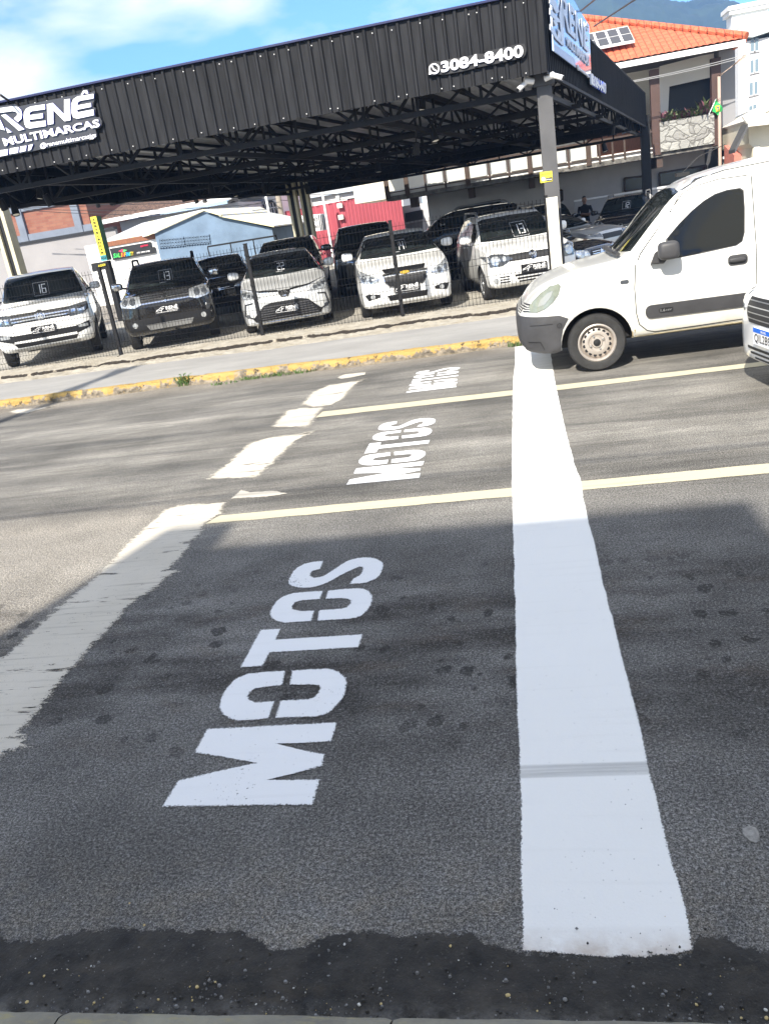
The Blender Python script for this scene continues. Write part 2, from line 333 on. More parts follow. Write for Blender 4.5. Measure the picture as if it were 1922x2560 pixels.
k = NT('kerb_yellow'); n = k.noise(6.5, 8, .75); X, Y, Z = k.xyz()
base = k.mix(k.ramp(k.noise(2, 5), .35, .7), (.36, .235, .065), (.44, .30, .10))
chip = k.math('ADD', n, k.ramp(Z, .105, .0, -.075, .13)); c = k.mix(k.ramp(chip, .49, .53), base, k.mix(k.ramp(k.noise(14, 5), .4, .6), (.13, .11, .085), (.29, .245, .185)))
c = k.mix(k.ramp(k.noise(9, 5, .7, k.map((1, 1, 1), (4, 2, 1))), .58, .64), c, (.05, .04, .03))
c = k.mix(k.ramp(Z, .03, .0, 0, .7), c, (.20, .17, .12)); k.col(c); k.rough(.85); k.bump(k.math('ADD', n, k.noise(40, 4)), .9, .025); M['kerb'] = k.m
def kerb_pt(u, v):
    x = -14+14.1*u; y = kerbY(x); endz = min(1, max(0, (0.10-x)/.35)); j = .013*fbm((x, v, 2), 6)+.010*fbm((x, v, 7), 17)
    pr = [(-.012, -.05), (-.004, .03), (.004, .075), (.022, .108), (.055, .118), (.10, .117), (.15, .112)]
    f = v*6; i = min(5, int(f)); t = f-i; a, b = pr[i], pr[i+1]
    brk = 1-.55*max(0, fbm((x, 0, 9), 2.1)-.28)
    return Vector((x, y+a[0]+(b[0]-a[0])*t+j*(1 if v < .8 else .3), (a[1]+(b[1]-a[1])*t)*(.35+.65*endz)*brk+j*.5))
mb = MB(); mb.grid(kerb_pt, 620, 18); tag(mb.build('far_kerb', M['kerb'], smooth=60), kind='structure')

k = NT('rough_cement'); n = k.noise(3, 8, .75); c = k.mix(k.ramp(n, .35, .62), (.34, .295, .225), (.53, .49, .41))
c = k.mix(k.ramp(k.noise(1.6, 6, .7, k.map((1, 3, 1))), .55, .62), c, (.50, .47, .40))
c = k.mix(k.ramp(k.noise(20, 5, .7), .64, .72), c, (.20, .16, .11)); c = k.mix(k.ramp(k.math('ADD', k.attr('edge'), k.math('MULTIPLY', k.math('SUBTRACT', k.noise(22, 4, .7), .5), 1.0)), .45, .75), c, (.035, .028, .022)); k.col(c); k.rough(.95); k.bump(k.math('ADD', n, k.noise(26, 6, .7)), 1.0, .05); M['rough_cement'] = k.m  # dark line along the broken edge: crevice dirt with its shadow painted in
def crackY(x): return 13.28 + .22*fbm((x, 0, 0), .9) + .09*fbm((x, 4, 0), 4) + .03*fbm((x, 8, 0), 15)
def strip_pt(u, v):
    x = -14+15.0*u; y0 = stripY(x); y = y0+(14.25-y0)*v; d = y-crackY(x)
    z = .115+.012*fbm((x, y, 1), 5)+.010*fbm((x, y, 3), 14)
    if d < 0: z += .014*fbm((x, y, 8), 9) - .012*max(0, 1+d/.12)
    else: z += .012+.024*min(1, d/.02)*min(1, max(0, (fbm((x, 1, 1), 1.7)+.55)*3))
    if -.06 < d < 0 and fbm((x, 1, 1), 1.7) > -.42: z -= .02
    if v < .02: z = .09
    if v > .985: z = 0
    if x > .2: z -= (x-.2)*.11
    return Vector((x, y, z))
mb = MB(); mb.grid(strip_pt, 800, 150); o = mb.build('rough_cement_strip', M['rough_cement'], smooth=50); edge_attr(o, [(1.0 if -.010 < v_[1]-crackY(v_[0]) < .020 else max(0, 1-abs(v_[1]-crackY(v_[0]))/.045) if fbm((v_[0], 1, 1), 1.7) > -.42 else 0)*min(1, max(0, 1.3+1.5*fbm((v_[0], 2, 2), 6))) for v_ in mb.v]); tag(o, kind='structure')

# the viewer's side: kerb stones, pavement, fresh dark gutter
k = NT('near_kerb'); c = k.mix(k.ramp(k.noise(6, 6, .65), .35, .68), (.17, .16, .135), (.28, .265, .205))
c = k.mix(k.ramp(k.noise(14, 5, .7, k.map((1, 4, 1))), .52, .7), c, (.30, .27, .15)); k.col(c); k.rough(.85); k.bump(k.noise(90, 5), .5, .006); M['near_kerb'] = k.m
joints = [-1.24+.0, -.43]
mb = MB()
xs = [-6.1, -5.1, -4.15, -3.2, -2.2] + joints + [.56, 1.55, 2.5, 3.5, 6]
def kb(x0, x1):
    pr = [(1.292, -.1), (1.290, .085), (1.283, .105), (1.266, .116), (1.23, .119), (1.15, .119)]
    def fn(u, v):
        f = v*5; i = min(4, int(f)); t = f-i; a, b = pr[i], pr[i+1]; x = x0+.002+(x1-x0-.004)*u; e = min(u, 1-u)*(x1-x0)
        q = .003*max(0, 1-e/.012)
        return Vector((x, a[0]+.018+.011*x+(b[0]-a[0])*t+.006*fbm((x, v, 4), 5)+.002*fbm((x, v, 4), 40)-q, a[1]+(b[1]-a[1])*t+.003*fbm((x, v, 1), 9)-q))
    mb.grid(fn, 60, 15)
for a, b in zip(xs, xs[1:]): kb(a, b)
tag(mb.build('near_kerb', M['near_kerb'], smooth=50), kind='structure')
mb = MB(); mb.box(-8, 8, -30, 1.17, -.3, .112); tag(mb.build('near_pavement', M['pavement']), kind='structure')
k = NT('gutter_tar'); n = k.noise(7, 7, .7); c = k.mix(k.ramp(n, .38, .62), (.010, .010, .010), (.038, .034, .029))
c = k.mix(k.ramp(k.noise(90, 4, .75), .60, .72, 0, .8), c, (.13, .125, .11)); c = k.mix(k.ramp(k.noise(3, 5, .7, k.map((1, 2.5, 1), (2, 0, 0))), .55, .72, 0, .6), c, (.062, .050, .034))
X, Y, Z = k.xyz(); c = k.mix(k.math('MULTIPLY', k.ramp(Y, 1.42, 1.33), k.ramp(k.noise(18, 5, .7), .40, .62)), c, (.16, .155, .145))
k.col(c); k.rough(.78); k.bump(k.math('ADD', k.noise(24, 6, .7), k.math('MULTIPLY', k.noise(120, 3), .5)), .9, .012)
k.alpha(k.ramp(k.math('ADD', k.attr('edge'), k.math('MULTIPLY', k.math('SUBTRACT', k.noise(38, 5, .75), .5), 1.5)), .45, .55)); M['gutter'] = k.m
gedge = [(-40, 2300), (0, 2352), (70, 2360), (130, 2352), (220, 2330), (270, 2325), (350, 2332), (430, 2330), (480, 2338), (560, 2335), (600, 2325), (640, 2360), (680, 2382), (740, 2378), (800, 2350), (860, 2338), (960, 2340), (1060, 2345), (1120, 2338), (1180, 2350), (1230, 2372), (1290, 2388), (1400, 2392), (1540, 2398), (1730, 2392), (1745, 2350), (1790, 2346), (1850, 2370), (1900, 2385), (1980, 2390)]
def edge_attr(o, vals):
    a = o.data.attributes.new('edge', 'FLOAT', 'POINT'); a.data.foreach_set('value', vals)
top = [at(x, y, z=0) for x, y in gedge]
def gy(x):
    for a, b in zip(top, top[1:]):
        if a.x <= x <= b.x: return a.y+(b.y-a.y)*(x-a.x)/(b.x-a.x)
    return 1.60+.05*fbm((x, 0, 0), 3)
mb = MB(); vals = []; nu, nv = 700, 40
def gp(u, v):
    x = -4+8*u; y1 = gy(x)+.018*fbm((x, 2, 2), 16)+.03; y = 1.25+(y1-1.25)*v; vals.append(min(1.0, (y1-y)/.06))
    return Vector((x, y, .0045+.004*max(0, 1-abs(v-.5)*2)+(.009*fbm((x, y, 0), 9)+.006*fbm((x, y, 4), 28)+.004)*min(1, (1-v)*5)))
mb.grid(gp, nu, nv); o = mb.build('gutter', M['gutter'], smooth=60); edge_attr(o, vals); tag(o, kind='structure')

# ------------------------------------------------------------------ paint on the road
def offset(poly, d):
    n = len(poly); area = sum(poly[i].x*poly[(i+1) % n].y-poly[(i+1) % n].x*poly[i].y for i in range(n)); s = 1 if area > 0 else -1; out = []
    for i in range(n):
        a, b, c = poly[i-1], poly[i], poly[(i+1) % n]; e1 = (b-a).normalized(); e2 = (c-b).normalized()
        n1 = Vector((e1.y, -e1.x, 0))*s; n2 = Vector((e2.y, -e2.x, 0))*s; m = (n1+n2)
        m = m.normalized()/max(.55, math.sqrt(max(.01, (1+n1.dot(n2))/2))) if m.length > .05 else n1
        out.append(b+m*d)
    return out
def paint_obj(name, polys, m, label, d=.009, z=.004, cat='road marking', group=None):
    mb = MB(); vals = []
    for p in polys:
        p = [Vector((q.x, q.y, z)) for q in p]; a, b = offset(p, d), offset(p, -d); n = len(p); o0 = len(mb.v)
        mb.add(a+b, [list(range(n, 2*n))]); vals += [0]*n+[1]*n
        for i in range(n): mb.f.append([o0+i, o0+(i+1) % n, o0+n+(i+1) % n, o0+n+i]); mb.m.append(0)
    o = mb.build(name, m); edge_attr(o, vals); return tag(o, label, cat, group)
def gpx(pts): return [at(x, y, z=0) for x, y in pts]
def dens(poly, step, amp, f):
    """cut long edges and let them wander a little"""
    out = []
    for i, a in enumerate(poly):
        b = poly[(i+1) % len(poly)]; n = max(1, int((b-a).length/step))
        for j in range(n):
            p = a.lerp(b, j/n); out.append(Vector((p.x+amp*fbm((p.x, p.y, 0), f), p.y+amp*fbm((p.x, p.y, 5), f), 0)))
    return out
L_ = zm(1180, 840, .44672, [(240, 150), (230, 235), (225, 470), (222, 800), (225, 950), (235, 1250)]) + zm(1200, 1300, .43468, [(195, 320), (205, 680), (212, 1000), (222, 1330), (232, 1500), (235, 1840)]) + zm(962, 2100, .57797, [(588, 0), (597, 482)])
Rr = zm(1180, 840, .44672, [(460, 240), (480, 340), (525, 545), (580, 745), (605, 800), (625, 930), (650, 1050)]) + zm(1200, 1300, .43468, [(660, 150), (700, 340), (755, 560), (800, 740), (850, 930), (910, 1150), (950, 1340), (975, 1480), (1010, 1600), (1065, 1840)]) + zm(962, 2100, .57797, [(1270, 190), (1310, 360), (1332, 478)])
bot = zm(962, 2100, .57797, [(1200, 508), (1000, 512), (800, 496)])
p = [Vector((-.15, 10.5, 0))]+gpx(L_)+gpx(bot)[::-1]+gpx(Rr)[::-1]+[Vector((.275, 10.5, 0))]
paint_obj('stop_line', [dens(p, .07, .006, 9)], M['stop_paint'], 'broad fresh white stop line painted across all three lanes', .010)
k1 = .37327; Z1 = lambda pts: gpx(zm(380, 1360, k1, pts))
word = [Z1([(75, 1762), (180, 1590), (700, 1472), (290, 1400), (372, 1245), (1240, 1200), (1200, 1325), (830, 1342), (1155, 1415), (1140, 1490), (770, 1585), (1120, 1583), (1075, 1750)]),
 Z1([(780, 1172), (680, 1182), (580, 1188), (530, 1175), (480, 1145), (455, 1105), (465, 1040), (500, 975), (560, 910), (640, 875), (760, 862), (890, 855), (875, 948), (750, 962), (690, 972), (655, 998), (640, 1025), (650, 1050), (700, 1066), (760, 1063), (820, 1058)]),
 Z1([(830, 1168), (970, 1165), (1100, 1160), (1150, 1148), (1190, 1130), (1245, 1075), (1280, 1030), (1296, 985), (1302, 930), (1295, 900), (1250, 862), (1210, 846), (1170, 840), (1050, 846), (940, 853), (925, 946), (1090, 945), (1120, 952), (1130, 968), (1115, 1005), (1090, 1030), (1055, 1045), (950, 1050), (862, 1055)]),
 Z1([(595, 830), (740, 820), (790, 730), (1380, 695), (1410, 610), (830, 645), (860, 572), (730, 580)]),
 Z1([(1065, 520), (970, 526), (890, 531), (840, 520), (805, 500), (793, 470), (800, 445), (815, 415), (840, 385), (880, 355), (950, 332), (1050, 324), (1145, 318), (1125, 372), (1000, 382), (960, 393), (938, 422), (945, 442), (1000, 455), (1087, 450)]),
 Z1([(1112, 517), (1220, 511), (1320, 505), (1370, 497), (1410, 480), (1440, 450), (1460, 420), (1472, 385), (1475, 355), (1450, 320), (1425, 308), (1390, 300), (1290, 306), (1182, 316), (1165, 370), (1250, 367), (1310, 370), (1335, 382), (1330, 405), (1305, 428), (1270, 438), (1200, 443), (1122, 448)]),
 Z1([(1147, 118), (1085, 122), (1020, 137), (975, 162), (945, 190), (915, 250), (918, 270), (935, 283), (970, 293), (1010, 297), (1060, 295), (1100, 288), (1140, 276), (1180, 260), (1260, 215), (1330, 180), (1390, 155), (1412, 158), (1412, 178), (1405, 198), (1390, 215), (1350, 235), (1327, 270), (1390, 268), (1440, 262), (1500, 235), (1528, 210), (1540, 180), (1547, 150), (1545, 128), (1500, 102), (1460, 95), (1430, 94), (1385, 97), (1340, 107), (1300, 122), (1260, 147), (1210, 182), (1150, 219), (1115, 228), (1085, 230), (1060, 218), (1060, 200), (1080, 183), (1128, 170)])]
paint_obj('road_lettering', word, M['letter_paint'], 'white stencilled word MOTOS nearest the viewer, on dark shaded asphalt', .010)
ym = min(q.y for p_ in word for q in p_); yM = max(q.y for p_ in word for q in p_)
def word_at(y0, y1, dx, sk):
    k = (y1-y0)/(yM-ym); return [[Vector((q.x+dx+sk*(q.y-ym)/(yM-ym), y0+(q.y-ym)*k, 0)) for q in p_] for p_ in word]
A = gpx(zm(840, 900, .21674, [(118, 1447), (1010, 1160), (1120, 670)])); B = gpx(zm(840, 900, .21674, [(805, 385), (1490, 75)]))
C0 = gpx(zm(380, 1360, k1, [(75, 1762), (1240, 1200), (1547, 130)]))
paint_obj('road_lettering', word_at(A[0].y, A[2].y+.02, A[0].x-C0[0].x, 0.02), M['letter_paint'], 'white stencilled word MOTOS in the sunlit middle lane', .007)
paint_obj('road_lettering', word_at(B[0].y, B[1].y+.03, B[0].x-C0[0].x, 0.02), M['letter_paint'], 'white stencilled word MOTOS farthest away, in the lane along the yellow kerb', .008)
z2 = lambda pts: gpx(zm(0, 1200, .42143, pts)); z5 = lambda pts: gpx(zm(0, 860, .78266, pts)); zr = lambda pts: gpx(zm(1180, 840, .44672, pts))
p = z2([(1340, 138), (1310, 200), (1215, 255), (1190, 320), (1130, 380), (1070, 460), (990, 535), (1045, 550), (975, 580), (975, 605), (850, 690), (745, 765), (640, 890), (540, 985), (420, 1130), (340, 1210), (290, 1280), (255, 1340), (180, 1430), (105, 1510), (155, 1580), (40, 1610), (0, 1640), (-120, 1560), (-260, 1420), (-180, 1260), (0, 1070), (60, 1030), (180, 920), (350, 760), (500, 640), (600, 560), (750, 390), (870, 280), (985, 180), (1060, 155)])
paint_obj('worn_line', [dens(p, .06, .012, 14)], M['old_paint'], 'worn cream crossing line with ragged edges, long near piece left of the word', .035)
for poly, lab in (([(665, 432), (740, 375), (800, 318), (860, 300), (930, 292), (1000, 280), (940, 312), (890, 362), (820, 427)], 'worn cream crossing line piece left of the middle MOTOS'),
                  ([(740, 495), (770, 468), (800, 475), (880, 470), (915, 480), (850, 488), (790, 492)], 'thin worn scrap of cream paint between two crossing line pieces'),
                  ([(870, 265), (920, 213), (960, 206), (1030, 204), (1012, 226), (995, 250), (980, 266)], 'worn cream crossing line piece touching the far lane line'),
                  ([(968, 192), (1000, 155), (1050, 133), (1110, 124), (1165, 112), (1130, 132), (1095, 175), (1060, 195), (1000, 202)], 'worn cream crossing line piece beside the farthest MOTOS'),
                  ([(1078, 108), (1100, 98), (1168, 91), (1165, 99), (1120, 108), (1090, 112)], 'small worn cream paint scrap close to the yellow kerb'),
                  ([(30, 216), (60, 210), (130, 205), (178, 198), (120, 212), (85, 222), (50, 222)], 'pale paint patch by the kerb in the far left lane')):
    paint_obj('worn_line', [dens(z5(poly), .05, .014, 13)], M['old_paint'], lab, .012 if 'scrap' in lab else .05)
a = z5([(700, 550), (1630, 461)]); b = zr([(600, 812), (1661, 715)]); c_ = zr([(610, 866), (1661, 770)]); d_ = z5([(655, 576), (1635, 489)])
ln = lambda l: [l[0]]+[l[0].lerp(l[1], t) for t in (.33, .66)]+[l[1]]
paint_obj('lane_line', [dens([a[0]]+[b[1], Vector((9, b[1].y, 0)), Vector((9, c_[1].y, 0)), c_[1], d_[0]], .12, .010, 7)], M['lane_paint'], 'cream yellow lane line between the near and middle lanes', .010, .0036)
a = z5([(1030, 217), (1640, 152)]); b = zr([(470, 278), (1580, 150)]); c_ = zr([(470, 306), (1580, 174)]); d_ = z5([(1008, 236), (1640, 166)])
paint_obj('lane_line', [dens([a[0]]+[b[0], b[1], Vector((12, b[1].y, 0)), Vector((12, c_[1].y, 0)), c_[1], c_[0], d_[0]], .12, .010, 7)], M['lane_paint'], 'cream yellow lane line between the middle and far lanes', .010, .0036)

# ------------------------------------------------------------------ pebbles, litter, weeds
M['peb_y'] = mat('pebble_yellow', (.55, .43, .20), .6, var=.2, vs=40); M['peb_g'] = mat('pebble_grey', (.20, .20, .20), .7, var=.3, vs=40); M['peb_w'] = mat('pebble_white', (.6, .6, .57), .6)
def pebble_mesh(seed):
    bm = bmesh.new(); bmesh.ops.create_icosphere(bm, subdivisions=2, radius=1); rnd = random.Random(seed); s = (1, .72+.2*rnd.random(), .55+.2*rnd.random())
    for v in bm.verts:
        q = 1+.28*mnoise.noise(v.co*1.1+Vector((seed*3.1, 0, 0))); v.co = Vector((v.co.x*s[0]*q, v.co.y*s[1]*q, v.co.z*s[2]*q))
    return bm
PB = [(0, 155, 512, 5, 'w'), (0, 192, 588, 9, 'y'), (0, 118, 702, 13, 'y'), (0, 522, 655, 12, 'g'), (0, 552, 585, 15, 'g'), (0, 448, 565, 8, 'g'), (0, 520, 580, 14, 'g'), (0, 853, 636, 12, 'y'), (0, 822, 634, 6, 'y'), (0, 932, 614, 9, 'y'), (0, 905, 606, 11, 'g'), (0, 686, 690, 9, 'y'), (0, 758, 688, 9, 'g'), (0, 818, 578, 9, 'g'), (0, 1490, 451, 10, 'w'), (0, 1594, 568, 8, 'y'), (0, 1190, 656, 9, 'g'), (0, 1425, 535, 9, 'g'), (0, 1553, 712, 12, 'w'), (0, 1498, 714, 10, 'g'), (0, 1648, 708, 9, 'y'), (0, 1108, 712, 8, 'w'), (0, 408, 704, 8, 'y'),
      (962, 283, 458, 10, 'y'), (962, 318, 520, 6, 'w'), (962, 298, 666, 6, 'w'), (962, 532, 672, 16, 'y'), (962, 778, 690, 14, 'g'), (962, 1404, 668, 11, 'g'), (962, 1346, 712, 10, 'y'), (962, 1540, 770, 8, 'y'), (962, 1645, 735, 12, 'w'), (962, 1648, 770, 11, 'y'), (962, 222, 738, 9, 'y'), (962, 658, 740, 8, 'y'), (962, 1275, 540, 6, 'y'), (962, 388, 690, 8, 'g'), (962, 1318, 774, 9, 'g'), (0, 395, 545, 7, 'w'), (0, 1270, 640, 7, 'w'), (962, 455, 735, 7, 'g'), (962, 1215, 655, 9, 'g')]
protos = [pebble_mesh(i) for i in range(5)]; pm = {}
for i, b_ in enumerate(protos):
    for kk in 'ygw':
        me = bpy.data.meshes.new('pebble'); b_.to_mesh(me); me.materials.append(M['peb_'+kk]); me.polygons.foreach_set('use_smooth', [True]*len(me.polygons)); pm[(i, kk)] = me
PLAB = {'y': 'small yellowish pebble lying in the dark gutter below the white stop line', 'g': 'small grey stone chip lying in the dark gutter by the kerb', 'w': 'tiny white pebble lying in the dark gutter'}
for i, (ox, x, y, s, kk) in enumerate(PB):
    p = at(ox+x*.57797, 2100+y*.57797, z=.012); o = link('pebble', pm[(i % 5, kk)]); o.location = (p.x, p.y, .012); r_ = s*.57797*.00072
    o.scale = (r_, r_, r_); o.rotation_euler = (0, 0, i*1.7)
    tag(o, PLAB[kk], 'pebble', {'y': 'yellow pebbles in the gutter', 'g': 'grey stone chips in the gutter', 'w': 'white pebbles in the gutter'}[kk])
mb = MB(); rnd = random.Random(3)
for i in range(1500):
    x = rnd.uniform(-1.8, .85); y = 1.30+abs(rnd.gauss(0, .13)); s = rnd.uniform(.001, .0028) if rnd.random() < .93 else rnd.uniform(.003, .005)
    a = rnd.uniform(0, 6.28); ca, sa = math.cos(a)*s, math.sin(a)*s
    mb.add([(x+ca, y+sa, .010), (x-sa, y+ca, .011), (x-ca, y-sa, .010), (x+sa, y-ca, .011), (x, y, .012+s)], [(0, 1, 4), (1, 2, 4), (2, 3, 4), (3, 0, 4)], 0 if rnd.random() < .86 else (1 if rnd.random() < .6 else 2))
for i in range(230):
    x = rnd.uniform(-1.8, .85); y = 1.33+abs(rnd.gauss(0, .11)); s = rnd.uniform(.0025, .006); a = rnd.uniform(0, 6.28); mi = 0 if rnd.random() < .35 else 3
    pts = [(x+s*(1+.3*rnd.random())*math.cos(a+t*1.05), y+s*(.8+.3*rnd.random())*math.sin(a+t*1.05), .009) for t in range(6)]; tp = [(x+(p_[0]-x)*.6, y+(p_[1]-y)*.6, .012+s*.7) for p_ in pts]
    mb.add(pts+tp, [list(range(6, 12))]+[(t, (t+1) % 6, 6+(t+1) % 6, 6+t) for t in range(6)], mi)
tag(mb.build('grit', [M['peb_g'], M['peb_y'], M['peb_w'], mat('chip_dark', (.045, .043, .040), .8, var=.4, vs=30)]), 'loose fine grit scattered along the gutter', 'grit', kind='stuff')
a, b = at(1142, 2534, z=.01), at(1172, 2531, z=.01); cb = thing('cigarette_butt', 'flattened cigarette butt lying in the gutter against the near kerb', 'litter', (a.x, a.y, 0))
d = b-a; mb = MB(); mb.tube([Vector((0, 0, .010)), d*.62+Vector((0, 0, .011))], .0042, 8); mb.build('paper', mat('butt_paper', (.5, .42, .33), .8), cb)
mb = MB(); mb.tube([d*.62+Vector((0, 0, .011)), d+Vector((0, 0, .010))], .0043, 8); mb.build('filter', mat('butt_filter', (.42, .24, .11), .8), cb)
p = at(1875, 2085, z=0); mb = MB(); ring = [Vector((p.x+.022*math.cos(t)*(1+.35*fbm((math.cos(t), math.sin(t), 1), 1.5)), p.y+.03*math.sin(t)*(1+.4*fbm((math.cos(t), math.sin(t), 2), 1.5)), .001)) for t in [i*.35 for i in range(18)]]
mb.prism(ring, (0, 0, .003)); tag(mb.build('mortar_blob', mat('mortar', (.30, .29, .27), .9, var=.4, vs=60, bump=.6, bs=120)), 'flat pale blob of dried mortar on the asphalt right of the stop line', 'mortar blob')
def weed(px, py, n, h, spread, lab, seed, z0=.0):
    rnd = random.Random(seed); p = at(px, py, z=z0); mb = MB()
    for i in range(n):
        a = rnd.uniform(0, 6.28); r_ = spread*math.sqrt(rnd.random()); b = Vector((p.x+r_*1.0*math.cos(a), p.y+.3*r_*math.sin(a), z0)); hh = h*rnd.uniform(.35, 1)
        lean = Vector((rnd.uniform(-.6, .6), rnd.uniform(-.6, .3), 1))*hh; wd = rnd.uniform(.004, .009); t = Vector((math.cos(a*3), math.sin(a*3), 0))*wd
        mid = b+lean*.55; mb.add([b-t*.4, b+t*.4, mid+t, mid-t, b+lean*1.0+Vector((0, 0, -hh*.1))], [(0, 1, 2, 3), (3, 2, 4)])
        if rnd.random() < .5:
            c = b+lean*.8; u = Vector((rnd.uniform(-1, 1), rnd.uniform(-1, 1), .4)).normalized()*hh*.28; v_ = u.cross(Vector((0, 0, 1))).normalized()*hh*.12
            mb.add([c, c+u*.5+v_, c+u, c+u*.5-v_], [(0, 1, 2, 3)])
    tag(mb.build('weed', M['green_leaf']), lab, 'weed', 'weeds along the yellow kerb')
weed(462, 965, 60, .20, .10, 'tallest leafy green weed growing against the yellow kerb', 1)
weed(492, 958, 30, .13, .10, 'leafy weed just right of the tallest one at the kerb', 2)
weed(650, 945, 160, .06, .30, 'low grass tuft spread along the kerb foot below the sedans', 3)
weed(735, 934, 140, .07, .34, 'low grass tuft along the kerb foot nearest the paint scrap', 4)
weed(560, 960, 60, .05, .20, 'thin grass wisps at the kerb between the tall weeds and the tufts', 5)
weed(1288, 866, 50, .08, .10, 'small weed at the kerb end beside the van bumper', 6)
# ------------------------------------------------------------------ text
_tc = {}
def text_poly(s, bold=.0, shear=0.0):
    key = (s, bold, shear)
    if key in _tc: return _tc[key]
    cu = bpy.data.curves.new('t', 'FONT'); cu.body = s; cu.size = 1; cu.offset = bold; cu.shear = shear; cu.resolution_u = 3; cu.fill_mode = 'FRONT'
    o = bpy.data.objects.new('t', cu); COL.objects.link(o); dg = bpy.context.evaluated_depsgraph_get(); me = bpy.data.meshes.new_from_object(o.evaluated_get(dg))
    vs_ = [v.co.copy() for v in me.vertices]; fs = [list(p.vertices) for p in me.polygons]
    bpy.data.objects.remove(o); bpy.data.curves.remove(cu); bpy.data.meshes.remove(me)
    x0 = min(v.x for v in vs_); x1 = max(v.x for v in vs_); y0 = min(v.y for v in vs_); y1 = max(v.y for v in vs_)
    _tc[key] = ([((v.x-x0)/(x1-x0), (v.y-y0)/(y1-y0)) for v in vs_], fs, (x1-x0)/(y1-y0)); return _tc[key]
def quad_text(mb, s, ll, lr, ur, ul, depth=None, mi=0, ms=None, bold=.02, shear=0.0):
    uv, fs, asp = text_poly(s, bold, shear); n = len(uv)
    P = [ll.lerp(lr, u).lerp(ul.lerp(ur, u), v) for u, v in uv]
    if depth is None: mb.add(P, fs, mi); return
    d = Vector(depth); mb.add([p+d for p in P], fs, mi)
    cnt = {}
    for f in fs:
        for a, b in zip(f, f[1:]+f[:1]): cnt[(a, b)] = 1
    o = len(mb.v); mb.v += [tuple(p) for p in P]+[tuple(p+d) for p in P]
    for (a, b) in cnt:
        if (b, a) not in cnt: mb.f.append([o+a, o+b, o+n+b, o+n+a]); mb.m.append(mi if ms is None else ms)

# ------------------------------------------------------------------ the dealer's canopy
YF = 14.0
FL, FR, BR, BL = Vector((-11.6, YF, 0)), Vector((at(1362, 182, Y=YF).x, YF, 0)), Vector((at(1614, 318, Y=33).x, 33, 0)), Vector((-8.4, 34.2, 0))
ZB = at(1362, 182, Y=YF).z; ZT = 4.47; ZBR = at(1614, 318, Y=33).z; ZTR = at(1622, 232, Y=33).z; ZBK = 3.05
can = thing('car_canopy', 'long black corrugated steel canopy over the car dealer yard', 'canopy', (-4, 22, 0))
def corrug(mb, a, b, za, zb_, ta, tb, pitch, out, mi=0, ends=True):
    """trapezoid-rib sheet from a to b (plan), bottom za->zb_, top ta->tb; out = unit vector the ribs stand out along"""
    L = (b-a).length; n = int(L/pitch); prof = [(0, 0), (.62, 0), (.72, 1), (.90, 1), (1.0, 0)]; pts = []
    for i in range(n):
        for t, h in prof[:-1]: pts.append(((i+t)/n, h*.026))
    pts.append((1, 0)); o = len(mb.v)
    for t, h in pts:
        p = a.lerp(b, t)+out*h; mb.v += [(p.x, p.y, za+(zb_-za)*t), (p.x, p.y, ta+(tb-ta)*t)]
    for i in range(len(pts)-1): mb.f.append([o+2*i, o+2*i+2, o+2*i+3, o+2*i+1]); mb.m.append(mi)
def screws(mb, a, b, za, zb_, n, out, mi, rnd):
    for i in range(n):
        t = (i+.15+.7*rnd.random())/n; p = a.lerp(b, t)+out*.03; z = za+(zb_-za)*t+rnd.uniform(-.012, .012)
        mb.lathe([(0, -.012), (.007, -.010), (.010, 0)], Matrix.Translation((p.x, p.y, z)), 6, mi)
rnd = random.Random(11); mb = MB(); fo = Vector((0, -1, 0)); corrug(mb, FL, FR, ZB, ZB, ZT, ZT, .172, fo)
screws(mb, FL, FR, ZB+.05, ZB+.05, 34, fo, 1, rnd); screws(mb, FL, FR, ZT-.10, ZT-.10, 38, fo, 1, rnd)
mb.bar(FL+Vector((0, -.02, ZT+.01)), FR+Vector((0.02, -.02, ZT+.01)), .07, .03, 2); mb.bar(FR+Vector((.0, -.02, ZB)), FR+Vector((0, -.02, ZT)), .06, .06, 0)
M['navy'] = mat('navy_trim', (.004, .008, .06), .4)
mb.build('front_fascia', [M['fascia'], M['white_gloss'], M['navy']], can, world=True)
_ln = (BL-FL).normalized(); _lp = (FL, Vector((_ln.y, -_ln.x, 0)))
_a, _b = at(40, 512, plane=_lp), at(620, 491, plane=_lp); _s = (_b.z-_a.z)/(_b.y-_a.y); LZ0, LZ1 = _a.z+_s*(FL.y-_a.y), _a.z+_s*(BL.y-_a.y)
rd = (BR-FR).normalized(); ro = Vector((rd.y, -rd.x, 0))
mb = MB(); corrug(mb, FR, BR, ZB, ZBR, ZT, ZTR, .172, ro); mb.bar(FR+Vector((0, 0, ZB)), BR+Vector((0, 0, ZBR)), .06, .05); mb.bar(FR+Vector((0, 0, ZT)), BR+Vector((0, 0, ZTR)), .06, .03); mb.build('side_fascia', [M['fascia']], can, world=True)
mb = MB(); corrug(mb, BL, BR, ZBK, ZBR-.03, 3.75, 3.78, .25, Vector((-.4, -.9, 0)).normalized()); mb.build('rear_fascia', [M['fascia']], can, world=True)
mb = MB(); corrug(mb, FL, BL, LZ0, LZ1, ZT, 3.95, .25, Vector((1, 0, 0))); mb.build('left_fascia', [M['fascia']], can, world=True)
def cq(u, v): return FL.lerp(FR, u).lerp(BL.lerp(BR, u), v)
def rz(v): return 4.18+(3.72-4.18)*v
mb = MB()
def roof_pt(u, v):
    p = cq(u, v); h = .03 if (int(u*180) % 3 == 0) else 0; p.z = rz(v)+h; return p
mb.grid(roof_pt, 180, 8); mb.build('roof_sheet', M['galv'], can, world=True)
